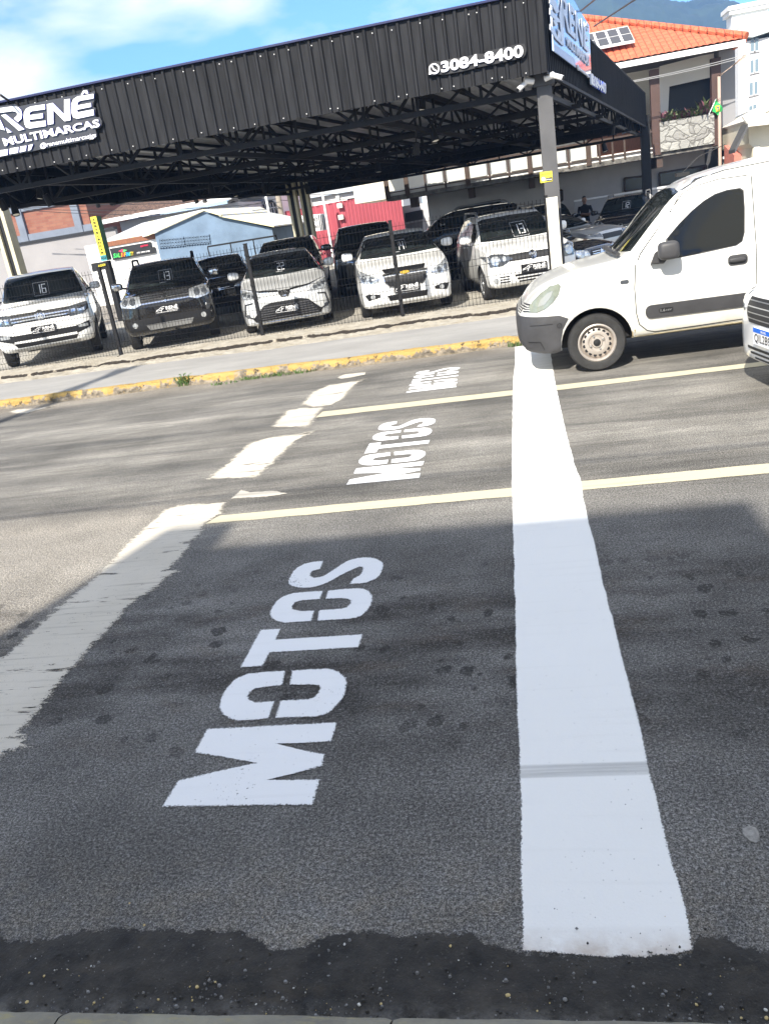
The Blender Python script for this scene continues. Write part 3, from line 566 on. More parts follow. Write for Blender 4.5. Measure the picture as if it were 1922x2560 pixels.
def truss(a, b, zb0, zb1, zt0, zt1, step):
    mb = MB(); n = max(4, int((b-a).length/step)); w_ = .075
    B = [a.lerp(b, i/n)+Vector((0, 0, zb0+(zb1-zb0)*i/n)) for i in range(n+1)]; T = [a.lerp(b, i/n)+Vector((0, 0, zt0+(zt1-zt0)*i/n)) for i in range(n+1)]
    mb.bar(B[0], B[-1], w_, w_*1.1); mb.bar(T[0], T[-1], w_, w_*1.1)
    for i in range(n+1):
        mb.bar(B[i], T[i], w_*.62)
        if i < n: mb.bar(*((B[i], T[i+1]) if i % 2 else (T[i], B[i+1])), w_*.62)
    return mb
for v in (.022, .20, .38, .56, .74, .975):
    zb = 3.22+(3.06-3.22)*v; truss(cq(0.005, v), cq(.995, v), zb, zb, rz(v)-.10, rz(v)-.10, 1.0).build('roof_truss', M['black_steel'], can, world=True)
for u in (.02, .27, .52, .76, .98): truss(cq(u, .02), cq(u, .98), 3.25, 3.1, rz(.02)-.2, rz(.98)-.2, 1.3).build('cross_truss', M['black_steel'], can, world=True)
mb = MB()
for i in range(16):
    u = (i+.5)/16; mb.bar(cq(u, .01)+Vector((0, 0, rz(.01)-.05)), cq(u, .99)+Vector((0, 0, rz(.99)-.04)), .05, .06)
mb.build('purlins', M['black_steel'], can, world=True)
pf = at(1366, 300, Y=14.32); pcx = pf.x
mb = MB(); mb.box(pcx-.115, pcx+.115, 14.32, 14.55, 0, 4.1); mb.box(pcx-.16, pcx+.16, 14.28, 14.6, 3.28, 3.44); mb.build('pillar', M['grey_steel'], can, world=True)
q = at(1612, 400, Y=33); mb = MB(); mb.box(q.x-.15, q.x+.15, 32.7, 33.0, -.5, 3.7); mb.build('pillar', M['black_steel'], can, world=True)
def conc_pillar(x, y, w_, d_, h):
    mb = MB(); mb.box(x-w_/2, x-w_*.22, y-d_/2, y+d_/2, 0, h, 0); mb.box(x+w_*.22, x+w_/2, y-d_/2, y+d_/2, 0, h, 0); mb.box(x-w_*.22, x+w_*.22, y-d_/2+.09, y+d_/2-.05, 0, h, 1)
    mb.build('pillar', [mat('pillar_paint', (.50, .46, .33), .7, var=.12, vs=3), M['black']], can, world=True)
q = at(24, 610, Y=21.2); conc_pillar(q.x, 21.2, .37, .32, 3.9)
q = at(741, 545, Y=33.0); conc_pillar(q.x, 33.0, .34, .36, 3.6); q = at(771, 545, Y=33.0); conc_pillar(q.x, 33.0, .34, .36, 3.6)
# spot lamps hanging from the trusses
sp = [(38, 525), (8, 512), (100, 485), (122, 500), (240, 480), (245, 510), (282, 505), (365, 490), (335, 455), (490, 500), (512, 498), (528, 472), (588, 484), (662, 470), (672, 476), (768, 472), (945, 420), (1040, 372), (1085, 340), (1142, 210), (1055, 262), (1470, 305), (1415, 320), (1530, 325), (1510, 370)]
for i, (x, y) in enumerate(sp):
    Y_ = 30-(y-320)*.0 if x > 1300 else (20.5 if y < 480 else 27.5)
    if x > 1300: Y_ = 24
    if x < 130: Y_ = 15.5+.7*(i % 3)
    if y < 380 and x < 1300: Y_ = 16.5
    p = at(x, y, Y=Y_)
    t = thing('spot_lamp', 'small black spot lamp with pale lens hanging under the dark canopy trusses', 'spot lamp', tuple(p), group='spot lamps under the canopy'); t.rotation_euler = (R(20 if i % 2 else -14), R(10*(i % 3-1)), 0)
    mb = MB(); mb.lathe([(.0, -.11), (.055, -.11), (.07, .05), (.075, .10)], Matrix(((1, 0, 0, 0), (0, 0, -1, 0), (0, -1, 0, 0), (0, 0, 0, 1))), 12); mb.tube([(0, 0, .1), (0, 0, .34)], .014, 5); mb.build('housing', M['black_steel'], t, smooth=40)
    mb = MB(); mb.lathe([(0, .088), (.068, .085)], Matrix(((1, 0, 0, 0), (0, 0, -1, 0), (0, -1, 0, 0), (0, 0, 0, 1))), 12); mb.build('lens', M['offwhite'], t)
# signs on the front fascia
def on_front(pts, off=.045): return [at(x, y, Y=YF-off) for x, y in pts]
sg = thing('fascia_sign', 'black cut-out sign with white letters RENÊ MULTIMARCAS on the left of the black canopy front', 'sign', tuple(at(120, 330, Y=YF-.03)))
S8 = lambda pts: zm(0, 160, .180614, pts)
bo = S8([(-260, 640), (0, 588), (230, 560), (280, 590), (1120, 420), (1170, 358), (1235, 352), (1262, 400), (1332, 378), (1330, 500), (1312, 540), (1310, 600), (1342, 610), (1342, 738), (1400, 738), (1428, 790), (1425, 850), (1390, 890), (1340, 905), (1362, 985), (1340, 1030), (1290, 1045), (640, 1172), (490, 1205), (0, 1300), (-260, 1340)])
mb = MB(); mb.prism(on_front(bo, .03), (0, -.04, 0)); mb.build('board', mat('sign_board', (.035, .033, .035), .35, coat=.3), sg, world=True)
def ring(pts): return pts
LET = [[(-260, 670), (-60, 625), (210, 585), (270, 600), (310, 640), (325, 700), (315, 760), (265, 805), (210, 755), (255, 715), (257, 685), (235, 662), (190, 655), (-60, 690), (-260, 735)], [(35, 710), (95, 697), (357, 905), (280, 925)], [(-120, 700), (0, 740), (30, 790), (90, 920), (-120, 870)], [(95, 880), (182, 945), (125, 955)],
 [(640, 560), (440, 590), (380, 620), (350, 670), (345, 740), (355, 830), (380, 880), (430, 895), (655, 860), (650, 785), (450, 810), (430, 800), (425, 775), (612, 750), (612, 685), (425, 710), (430, 675), (460, 655), (642, 630)],
 [(665, 560), (745, 540), (905, 700), (905, 495), (985, 485), (993, 780), (910, 795), (755, 640), (757, 830), (680, 845)],
 [(1310, 415), (1090, 450), (1030, 490), (1005, 550), (1010, 690), (1030, 740), (1085, 760), (1318, 710), (1310, 630), (1100, 670), (1085, 660), (1085, 635), (1278, 595), (1275, 540), (1085, 575), (1095, 530), (1130, 510), (1310, 480)],
 [(1135, 430), (1170, 370), (1220, 365), (1240, 410), (1205, 415), (1192, 395), (1165, 425)],
 [(-260, 1235), (130, 1180), (125, 1260), (-260, 1335)], [(155, 1170), (275, 1150), (268, 1230), (148, 1250)], [(298, 1145), (385, 1130), (375, 1205), (290, 1225)], [(415, 1125), (475, 1110), (445, 1190), (405, 1200)]]
mb = MB()
for l in LET: mb.prism(on_front(S8(l), .07), (0, -.03, 0), 0, 1)
qt = lambda q, off=.07: [on_front([p_], off)[0] for p_ in q]
quad_text(mb, 'MULTIMARCAS', *qt(S8([(85, 1140), (1400, 870), (1380, 762), (45, 1030)])), depth=(0, -.03, 0), ms=1, bold=.03)
quad_text(mb, '@renemultimarcasjgs', *qt(S8([(570, 1185), (1345, 1032), (1340, 945), (565, 1098)])), depth=(0, -.02, 0), ms=1, bold=.014)
mb.build('lettering', [M['white_gloss'], M['blue_led']], sg, world=True)
S6 = lambda pts: zm(1000, 60, .385310, pts)
sg = thing('fascia_sign', 'white telephone number 3084-8400 with round phone icon on the black canopy front', 'sign', tuple(at(1190, 150, Y=YF-.03)))
mb = MB(); mb.prism(on_front(S6([(180, 330), (183, 285), (200, 255), (225, 245), (262, 245), (340, 225), (410, 218), (500, 195), (560, 195), (560, 178), (690, 150), (770, 130), (805, 130), (818, 170), (812, 200), (795, 222), (660, 252), (560, 272), (500, 285), (390, 312), (300, 328), (240, 330), (215, 338)]), .03), (0, -.03, 0)); mb.build('board', [M['black']], sg, world=True)
mb = MB(); quad_text(mb, '3084-8400', *qt(S6([(268, 318), (800, 214), (795, 133), (262, 246)]), .06), depth=(0, -.03, 0), ms=1, bold=.035)
cxy = S6([(222, 292)])[0]; ro_, ri_ = 13.5, 9.8
out_ = [(cxy[0]+ro_*math.cos(t), cxy[1]+ro_*math.sin(t)) for t in [i*.2618 for i in range(24)]]; inn = [(cxy[0]+ri_*math.cos(t), cxy[1]+ri_*math.sin(t)) for t in [i*.2618 for i in range(24)]]
for i in range(24): j = (i+1) % 24; mb.prism(on_front([out_[i], out_[j], inn[j], inn[i]], .06), (0, -.03, 0), 0, 1)
mb.prism(on_front([(cxy[0]-12, cxy[1]+4), (cxy[0]-13, cxy[1]+15), (cxy[0]-3, cxy[1]+12)], .062), (0, -.03, 0), 0, 1)
for a, b in (((-5, -5), (-1.5, 1)), ((-1.5, 1), (4.5, 5)), ((-6.5, -4), (-4, -6.5)), ((3, 6), (6, 3.5))):
    n_ = Vector((a[1]-b[1], b[0]-a[0])).normalized()*1.6; mb.prism(on_front([(cxy[0]+a[0]+n_.x, cxy[1]+a[1]+n_.y), (cxy[0]+b[0]+n_.x, cxy[1]+b[1]+n_.y), (cxy[0]+b[0]-n_.x, cxy[1]+b[1]-n_.y), (cxy[0]+a[0]-n_.x, cxy[1]+a[1]-n_.y)], .06), (0, -.03, 0))
mb.build('lettering', [M['white_gloss'], M['blue_led']], sg, world=True)
# signs on the slanting side fascia
spn = (FR+ro*.05, ro)
def on_side(pts, off=0.0): return [at(x, y, plane=(FR+ro*(.05+off), ro)) for x, y in pts]
M['acrylic'] = mat('acrylic_painted_sky', (.12, .25, .52), .18, coat=1, spec=.8); M['acr_white'] = mat('acrylic_white', (.62, .66, .72), .35)  # board colour paints in the blue sky that the acrylic mirrors
sg = thing('fascia_sign', 'glossy sign with mirrored sky painted in blue, pale car outline and RENÊ lettering on the canopy side', 'sign', tuple(on_side([(1420, 120)])[0]))
mb = MB(); mb.prism(on_side([(1371, -60), (1412, -30), (1440, 20), (1468, 64), (1473, 172), (1471, 196), (1378, 127)]), ro*.03); mb.build('board', M['acrylic'], sg, world=True)
mb = MB(); Q = lambda pts: on_side(pts, .04)
quad_text(mb, 'RENE', *Q([(1404, 66), (1469, 131), (1469, 68), (1400, -18)]), depth=ro*.012, bold=.02)
mb.prism(Q([(1459, 66), (1463, 57), (1467, 70), (1463, 66)]), ro*.03)
quad_text(mb, 'MULTIMARCAS', *Q([(1417, 115), (1471, 167), (1471, 142), (1415, 92)]), depth=ro*.012, bold=.015)
for l in ([(1372, -5), (1386, 2), (1396, 30), (1388, 34), (1378, 14), (1371, 8)], [(1372, 20), (1395, 48), (1398, 56), (1390, 56), (1372, 36)], [(1373, 60), (1392, 92), (1408, 113), (1402, 112), (1386, 96), (1373, 74)], [(1396, 40), (1402, 0), (1405, 4), (1408, 116), (1403, 112)], [(1380, 50), (1388, 52), (1392, 62), (1386, 66)], [(1392, 70), (1400, 84), (1400, 106), (1394, 96)]): mb.prism(Q(l), ro*.012)
mb.prism(Q([(1381, 108), (1434, 147), (1437, 169), (1382, 128)]), ro*.012, 1); quad_text(mb, '@renemultimarcasjgs', *Q([(1442, 176), (1470, 196), (1470, 188), (1440, 160)]), depth=ro*.02, bold=.03)
mb.build('lettering', [M['acr_white'], mat('pale_band', (.40, .50, .68), .4)], sg, world=True)
sg = thing('fascia_sign', 'small white number 3084-8400 squeezed in view on the canopy side', 'sign', tuple(on_side([(1490, 215)])[0]))
mb = MB(); quad_text(mb, '3084-8400', *Q([(1479, 216), (1511, 236), (1511, 209), (1477, 187)]), depth=ro*.03, ms=1, bold=.04); mb.prism(Q([(1473, 184), (1478, 186), (1479, 214), (1474, 211)]), ro*.03); mb.build('lettering', [M['acr_white'], M['blue_led']], sg, world=True)
# cameras at the corner, sticker on the pillar
for (x, y, dx, lab, zs_) in ((1318, 206, -1, 'white bullet security camera left of the corner pillar', 0), (1376, 194, 1, 'white bullet security camera right of the corner pillar', 0)):
    p = at(x, y, Y=14.2); t = thing('security_camera', lab, 'camera', tuple(p)); mb = MB(); mb.tube([(-.09*dx, 0, .0), (.05*dx, -.05, .03)], .045, 10); mb.build('mount', M['white_gloss'], t, smooth=40)
    mb = MB(); mb.tube([(.03*dx, -.06, .02), (.17*dx, -.14, -.05)] if dx > 0 else [(.03*dx, -.03, .0), (.15*dx, -.10, -.09)], .038, 10); mb.build('body', M['white_gloss'], t, smooth=40)
    e = Vector((.17*dx, -.14, -.05)) if dx > 0 else Vector((.15*dx, -.10, -.09)); mb = MB(); mb.tube([e, e+Vector((.01*dx, -.006, -.004))], .03, 10); mb.build('lens', M['black'], t)
PI_ = lambda pts, off: [at(x, y, Y=14.32-off) for x, y in pts]
S3 = lambda pts: zm(1100, 400, .31427, pts)
sg = thing('warning_sticker', 'yellow warning sticker with white smiley face on the corner pillar', 'sticker', tuple(PI_([(1365, 443)], .01)[0]))
mb = MB(); mb.prism(PI_(S3([(790, 98), (888, 86), (893, 168), (797, 184)]), .004), (0, -.006, 0)); mb.build('plate', M['yellow'], sg, world=True)
mb = MB(); mb.prism(PI_(S3([(838, 143), (888, 135), (890, 163), (840, 170)]), .012), (0, -.002, 0), 1); cx_, cy_ = S3([(820, 152)])[0]
mb.prism(PI_([(cx_+5*math.cos(t*.4), cy_+5*math.sin(t*.4)) for t in range(16)], .012), (0, -.003, 0), 0)
for ex in (-1.7, 1.7): mb.prism(PI_([(cx_+ex+.7*math.cos(t), cy_-1.5+.9*math.sin(t)) for t in range(6)], .016), (0, -.002, 0), 1)
mb.prism(PI_([(cx_-2.8, cy_+1), (cx_+2.8, cy_+1), (cx_+1.4, cy_+3), (cx_-1.4, cy_+3)], .016), (0, -.002, 0), 1)
quad_text(mb, 'ÁREA PROTEGIDA', *PI_(S3([(800, 124), (882, 112), (881, 97), (798, 110)]), .012), bold=.01, mi=1); quad_text(mb, '24 Horas', *PI_(S3([(842, 164), (886, 157), (885, 143), (841, 150)]), .016), bold=.02)
mb.build('lettering', [M['white_gloss'], M['black']], sg, world=True)

# ------------------------------------------------------------------ mesh fence and the white post
fen = thing('mesh_fence', 'black welded wire mesh fence along the front of the car yard', 'fence', (-4.6, 14.1, .12))
FX = [-12.25, -9.75, -7.22, -4.51, -2.01, .50]; FY = 14.1
for x in FX:
    mb = MB(); mb.box(x-.026, x+.026, FY-.03, FY+.025, .06, 1.69); mb.box(x-.03, x+.03, FY-.034, FY+.029, 1.69, 1.705); mb.box(x-.06, x+.06, FY-.06, FY+.05, .10, .145)
    for z in (.42, 1.0, 1.5): mb.box(x-.036, x+.036, FY-.045, FY-.03, z, z+.035)
    mb.build('post', M['black_steel'], fen, world=True)
prof = [(.0, .16), (-.0, .28), (-.05, .33), (0, .38), (0, .80), (-.05, .85), (0, .90), (0, 1.33), (-.05, 1.38), (0, 1.43), (0, 1.60), (0, 1.66)]
for a, b in zip(FX, FX[1:]):
    mb = MB(); n = int((b-a-.06)/.060)
    for i in range(n+1):
        x = a+.03+(b-a-.06)*i/n; mb.tube([(x, FY-.03+dy, z) for dy, z in prof], .0034, 4, cap=False)
    for z, dy in ((.18, 0), (.28, 0), (.38, 0), (.60, 0), (.80, 0), (.90, 0), (1.12, 0), (1.33, 0), (1.43, 0), (1.60, 0)): mb.tube([(a+.03, FY-.034+dy, z), (b-.03, FY-.034+dy, z)], .0033, 4, cap=False)
    mb.build('mesh_panel', M['black_steel'], fen, world=True)
pw = at(1386, 600, Y=14.02); mb = MB(); mb.box(pw.x-.085, pw.x+.085, 13.93, 14.10, 0, at(1386, 492, Y=13.95).z); tag(mb.build('concrete_post', M['cream_wall']), 'cream painted square concrete post in front of the corner pillar', 'post')
# ------------------------------------------------------------------ buildings behind the yard
def pp(pts, Y): return [at(x, y, Y=Y) for x, y in pts]
def ext(mb, pts, Y, d, mi=0, ms=None): mb.prism(pp(pts, Y), (0, d, 0), mi, ms)
def vbox(mb, x0, x1, y0, y1, ztop, mi=0): mb.box(x0, x1, y0, y1, -.1, ztop, mi)
ZA = lambda pts: zm(0, 460, .288982, pts); ZBk = lambda pts: zm(360, 420, .385310, pts); ZC = lambda pts: zm(0, 560, .385310, pts)
def base_at(name, lab, cat, pt, Y, group=None):
    p = at(*pt, Y=Y); return thing(name, lab, cat, (p.x, p.y, 0), group=group)
k = NT('brick'); bt = k.t.nodes.new('ShaderNodeTexBrick'); bt.inputs['Scale'].default_value = 1; bt.inputs['Brick Width'].default_value = .42; bt.inputs['Row Height'].default_value = .14
bt.inputs['Color1'].default_value = (.20, .065, .042, 1); bt.inputs['Color2'].default_value = (.26, .11, .07, 1); bt.inputs['Mortar'].default_value = (.19, .095, .07, 1); bt.inputs['Mortar Size'].default_value = .012
k.l(k.map((1, 1, 1), rot=(R(90), 0, 0)), bt.inputs['Vector']); k.col(k.mix(k.ramp(k.noise(1.2, 5), .4, .7, 0, .25), bt.outputs['Color'], (.30, .18, .12))); k.rough(.9); M['brick'] = k.m
M['bluegrey'] = mat('bluegrey_concrete', (.16, .185, .23), .85, var=.12, vs=2)
t = base_at('brick_building', 'red brick building with blue grey concrete frame behind the pickup', 'building', (120, 560), 46)
mb = MB(); q = pp(ZA([(-700, 160), (740, 160), (740, 430), (-700, 620)]), 46); mb.box(q[0].x, q[1].x, 46, 54, 0, q[0].z+3.2); mb.build('brick_wall', M['brick'], t, world=True)
mb = MB()
for p_ in ([(165, 60), (188, 60), (272, 510), (240, 512)], [(640, 60), (672, 60), (742, 432), (722, 440)]): x0 = at(*ZA([p_[2]])[0], Y=46).x; mb.box(x0-.42, x0, 45.82, 45.995, 0, 8)
for zz in ([(40, 265), (690, 205)], [(130, 535), (760, 440)]): a = at(*ZA([zz[0]])[0], Y=46); mb.box(q[0].x, q[1].x+.1, 45.88, 45.992, a.z-.02, a.z+.48)
mb.build('frame', M['bluegrey'], t, world=True)
t = base_at('boundary_wall', 'pale plastered boundary wall with dark coping between brick building and pickup', 'wall', (120, 640), 43)
a, b = at(36, 613, Y=43), at(262, 578, Y=43); mb = MB(); mb.box(a.x-18, b.x+.6, 43, 43.25, 0, a.z-.05); mb.build('wall', mat('boundary', (.27, .26, .26), .85, var=.08, vs=.7), t, world=True)
mb = MB(); mb.box(a.x-18, b.x+.6, 42.9, 43.3, a.z-.05, a.z+.08); mb.build('coping', M['black'], t, world=True)
k = NT('brown_tiles'); wv = k.noise(1, 4, .6, k.map((9, 2, 14))); k.col(k.mix(k.ramp(wv, .35, .65), (.05, .03, .024), (.15, .09, .065))); k.rough(.9); k.bump(wv, .8, .08); M['brown_tiles'] = k.m
t = base_at('tiled_house', 'low pale house with long brown tiled roof behind the blue shed', 'house', (420, 540), 47)
e0, e1 = at(254, 556, Y=46), at(578, 493, Y=46); mb = MB(); mb.prism([e0+Vector((0, 0, .08)), e1+Vector((0, 0, .08)), e1+Vector((.5, 5.5, 2.5)), e0+Vector((3.2, 5.5, 2.5))], (0, .1, .12)); mb.build('roof', M['brown_tiles'], t, world=True)
mb = MB(); mb.bar(e0, e1, .12, .22); mb.build('eave_board', M['white'], t, world=True)
mb = MB(); mb.box(e0.x+.6, e1.x, 47, 53, 0, e0.z-.1); mb.build('wall', M['grey_wall'], t, world=True)
p_ = ZBk([(385, 262), (422, 258), (428, 290), (390, 292)]); mb = MB(); ext(mb, p_, 46.95, .1); mb.build('window', M['win_dark'], t, world=True)
t = base_at('white_annex', 'small white rendered annex with vent slots beside the brick building', 'building', (218, 555), 48)
a, b = at(203, 520, Y=48), at(242, 560, Y=48); mb = MB(); mb.box(a.x, b.x, 48, 50, 0, a.z+1.2); mb.build('wall', M['white_wall'], t, world=True)
mb = MB(); c = at(208, 532, Y=48)
for i in range(4): mb.box(c.x-.2+.2*i, c.x-.08+.2*i, 47.97, 48.01, c.z-.2, c.z+.12)
mb.build('vent', M['win_dark'], t, world=True)
a, b = at(228, 515, Y=51), at(330, 540, Y=51); mb = MB(); mb.box(a.x, b.x+1, 51, 53, 0, a.z+.6); tag(mb.build('grey_building', mat('slate_paint', (.20, .22, .30), .8, var=.1)), 'slate blue building wall seen above the brown tiled roof end', 'building')
# blue shed
t = base_at('blue_shed', 'pale blue rendered shed with gabled white sheet roof and lattice vents', 'shed', (520, 600), 34)
YS = 34.0; g = pp([(508, 531), (387, 584), (400, 690), (694, 690), (680, 571), (553, 543)], YS); g[2].z = 0; g[3].z = 0; g[2].x = g[1].x; g[3].x = g[4].x
mb = MB(); mb.prism(g, (0, 7, 0)); mb.build('wall', M['blue_wall'], t, world=True)
k = NT('sheet_roof'); X, Y, Z = k.xyz(); wv = k.t.nodes.new('ShaderNodeTexWave'); wv.inputs['Scale'].default_value = .33; wv.bands_direction = 'Y'; k.l(k.pos, wv.inputs['Vector'])
k.col(k.mix(k.ramp(wv.outputs[0], .66, .74), (.55, .57, .60), (.62, .58, .38))); k.rough(.5); M['sheet_roof'] = k.m
mb = MB(); pk, lf = g[0]+Vector((.1, -.15, .05)), g[1]+Vector((-.25, -.15, -.05)); _p2 = at(285, 580, z=g[0].z); dv = (_p2-g[0]); dv = dv*(5.5/dv.length); mb.prism([pk, lf, lf+dv, pk+dv], (0, 0, .06)); mb.prism([pk, g[5]+Vector((.1, -.25, .03)), g[5]+Vector((.1, 7, .03)), pk+Vector((0, 8, 0))], (0, 0, .06)); mb.prism([g[5]+Vector((0, -.2, .03)), g[4]+Vector((.15, -.2, .03)), g[4]+Vector((.15, 7, .03)), g[5]+Vector((0, 7, .03))], (0, 0, .05))
mb.build('roof', M['sheet_roof'], t, world=True)
for blk in (ZBk([(98, 462), (258, 448), (270, 508), (106, 522)]), ZBk([(264, 446), (424, 432), (432, 490), (276, 504)])):
    q = pp(blk, YS-.03); mb = MB(); mb.prism(q, (0, .02, 0), 1)
    for r_ in range(3):
        for c in range(9):
            f = lambda u, v: q[0].lerp(q[1], u).lerp(q[3].lerp(q[2], u), v)+Vector((0, -.02, 0)); u0, u1, v0, v1 = c/9, (c+1)/9, r_/3+.03, (r_+1)/3-.03
            mb.bar(f(u0, v0), f(u1, v1), .035, .03); mb.bar(f(u0, v1), f(u1, v0), .035, .03)
        mb.bar(f(0, 0) if r_ == 0 else q[0].lerp(q[3], r_/3), q[1].lerp(q[2], r_/3), .05, .04)
    mb.build('lattice_vent', [M['blue_wall'], M['black']], t, world=True)
t = base_at('shop_wall', 'white painted shop front wall left of the blue shed', 'wall', (310, 650), 34.2)
a, b = at(232, 610, Y=34.2), at(391, 600, Y=34.2); mb = MB(); mb.box(a.x-.4, b.x+.2, 34.2, 34.4, 0, at(330, 596, Y=34.2).z); mb.build('wall', M['white_wall'], t, world=True)
mb = MB(); ext(mb, [(262, 606), (386, 584), (388, 597), (266, 618)], 34.15, .1); mb.build('timber_strip', M['wood'], t, world=True)
t = base_at('shop_sign', 'black sign with rainbow SAL INFINITY lettering on the white shop wall', 'sign', (330, 635), 34.1)
mb = MB(); ext(mb, ZA([(950, 560), (1302, 500), (1308, 548), (1338, 543), (1350, 595), (980, 660)]), 34.1, .06); mb.build('board', M['black'], t, world=True)
def flat_text(s, pts, Y, m, parent, bold=.03, d=-.012): mb = MB(); quad_text(mb, s, *pp(pts, Y), depth=(0, d, 0), bold=bold); return mb.build('lettering', m, parent, world=True)
cols = [(.05, .6, .12), (.05, .6, .12), (.15, .6, .12), (.75, .35, .02), (.75, .12, .03), (.7, .45, .02), (.05, .3, .7), (.03, .45, .75), (.1, .55, .2), (.75, .6, .03), (.7, .5, .02)]
txt = 'SALINFINITY'; xs_ = [0, .13, .25, .38, .43, .545, .62, .675, .79, .845, .92, 1.0]
for i, ch in enumerate(txt):
    u0, u1 = xs_[i]+.008, xs_[i+1]-.008
    if i == 2: u1 -= .02
    b0, b1, t0, t1 = Vector((985, 642)), Vector((1160, 616)), Vector((983, 602)), Vector((1158, 584)); L2 = lambda a, b, u: tuple(a.lerp(b, u))
    flat_text(ch, ZA([L2(b0, b1, u0), L2(b0, b1, u1), L2(t0, t1, u1), L2(t0, t1, u0)]), 34.08, mat('letter_colour', cols[i], .5), t)
flat_text('ELETRIC', ZA([(1220, 547), (1285, 534), (1283, 520), (1218, 533)]), 34.08, mat('letter_colour', (.7, .02, .08), .5), t, .03); flat_text('(47) 3394-3738', ZA([(1188, 606), (1300, 590), (1298, 573), (1186, 590)]), 34.08, M['white_gloss'], t, .02)
mb = MB(); ext(mb, ZA([(1025, 582), (1062, 562), (1064, 590)]), 34.08, .02, 0); ext(mb, ZA([(1068, 566), (1102, 572), (1066, 592)]), 34.08, .02, 1); mb.build('arrow_mark', [mat('pink', (.7, .03, .12), .5), mat('lime', (.1, .6, .15), .5)], t, world=True)
# totem
TY = 24.0; TW = .19; a, b, c, d = pp(ZA([(793, 285), (842, 279), (928, 655), (882, 668)]), TY); wz = (a.x+d.x)/2-.02; hw = .095
t = thing('totem_sign', 'tall narrow yellow totem reading Assistência with green side', 'sign', (wz+hw, TY, 0)); mb = MB(); mb.box(wz, wz+TW, TY, TY+.30, d.z, a.z, 0); mb.box(wz+.02, wz+TW-.02, TY+.05, TY+.25, 0, d.z-.01, 2); mb.box(wz, wz+TW, TY-.012, TY-.002, d.z+.16, a.z, 1)
mb.build('cabinet', [mat('totem_green', (.012, .11, .045), .4), M['yellow'], M['black_steel']], t, world=True)
mb = MB(); n = len('Assistência'); H_ = a.z-d.z-.22
for i, ch in enumerate('Assistência'):
    z1 = a.z-.05-H_*i/n; hh = H_/n*.66*(1.15 if ch in 'At' else .9); ww = .045 if ch not in 'it' else .022; x_ = wz+TW/2
    quad_text(mb, ch, Vector((x_-ww, TY-.02, z1-hh)), Vector((x_+ww, TY-.02, z1-hh)), Vector((x_+ww, TY-.02, z1)), Vector((x_-ww, TY-.02, z1)), bold=.02)
mb.box(wz, wz+TW, TY-.014, TY-.003, d.z, d.z+.155, 1); quad_text(mb, 'AQUI', Vector((wz+.02, TY-.022, d.z+.03)), Vector((wz+TW-.02, TY-.022, d.z+.03)), Vector((wz+TW-.02, TY-.022, d.z+.13)), Vector((wz+.02, TY-.022, d.z+.13)), bold=.02)
mb.build('lettering', [M['black'], mat('teal', (.05, .30, .35), .5)], t, world=True)
t = base_at('small_sign', 'small black sign with yellow letters ALIZADA under the yellow totem', 'sign', (254, 662), 23); mb = MB(); ext(mb, [(228, 659), (266, 653), (268, 672), (232, 680)], 23, .05); mb.build('board', M['black'], t, world=True); flat_text('ALIZADA', [(247, 668), (265, 664), (265, 658), (246, 662)], 22.97, M['yellow'], t, .02)
# arched house, pole, shop signs, red hall, factory
t = base_at('arched_house', 'white two storey house with arched black windows behind the blue shed', 'house', (640, 520), 52)
a, b = at(576, 520, Y=52), at(706, 520, Y=52); mb = MB(); mb.box(a.x, b.x, 52, 60, 0, a.z+4.5); mb.build('wall', M['white_wall'], t, world=True)
for (x0, x1, yt, yb) in ((600, 629, 511, 553), (662, 692, 509, 546)):
    c = at((x0+x1)/2, (yt+yb)/2, Y=52); hw_ = .42; hh = .62
    pts = [(c.x-hw_, 51.9, c.z-hh), (c.x+hw_, 51.9, c.z-hh)]+[(c.x+hw_*math.cos(a_), 51.9, c.z+hh*.35+hw_*1.05*math.sin(a_)) for a_ in [i*math.pi/8 for i in range(9)]]
    mb = MB(); mb.prism(pts, (0, .15, 0)); w_ = mb.build('window', M['win_dark'], t, world=True); mb = MB()
    for q_ in (-.6, -.2, .2, .6): mb.box(c.x+hw_*q_-.02, c.x+hw_*q_+.02, 51.86, 51.9, c.z-hh, c.z+hh*.7)
    mb.box(c.x-hw_, c.x+hw_, 51.86, 51.9, c.z+.15, c.z+.19); mb.build('bars', M['white'], w_, world=True)
a = at(648, 545, Y=51.6); mb = MB()
for i in range(4): mb.box(a.x-.55, a.x+.45, 51.6, 51.9, a.z-.3+.5*i, a.z+.02+.5*i)
mb.build('balcony_panels', M['bluegrey'], t, world=True)
a = at(588, 512, Y=51.7); mb = MB(); mb.box(a.x-.35, a.x+.35, 51.4, 51.9, a.z-.28, a.z+.28, 0); mb.lathe([(0, 0), (.2, 0), (.22, .02)], Matrix.Translation((a.x, 51.38, a.z)), 14, 1); tag(mb.build('air_conditioner', [M['offwhite'], M['grey_steel']]), 'small air conditioner box on the white arched house wall', 'air conditioner')
t = base_at('shop_sign', 'brown long sign with white words Santa Cruz behind the utility pole', 'sign', (680, 565), 49)
mb = MB(); ext(mb, ZBk([(655, 338), (965, 313), (990, 425), (690, 455)]), 49, .2, 0); ext(mb, ZBk([(655, 336), (700, 332), (668, 362)]), 48.97, .05, 1); mb.build('board', [mat('sign_brown', (.20, .085, .065), .6), M['white']], t, world=True)
flat_text('Santa Cruz', ZBk([(735, 435), (965, 412), (958, 328), (728, 350)]), 48.95, M['white_gloss'], t, .0)
t = base_at('shop_sign', 'white sign with black ÇÃO and 1895 behind the twin canopy posts', 'sign', (790, 555), 48.5)
mb = MB(); ext(mb, ZBk([(945, 316), (1165, 296), (1186, 402), (975, 425)]), 48.5, .2, 0)
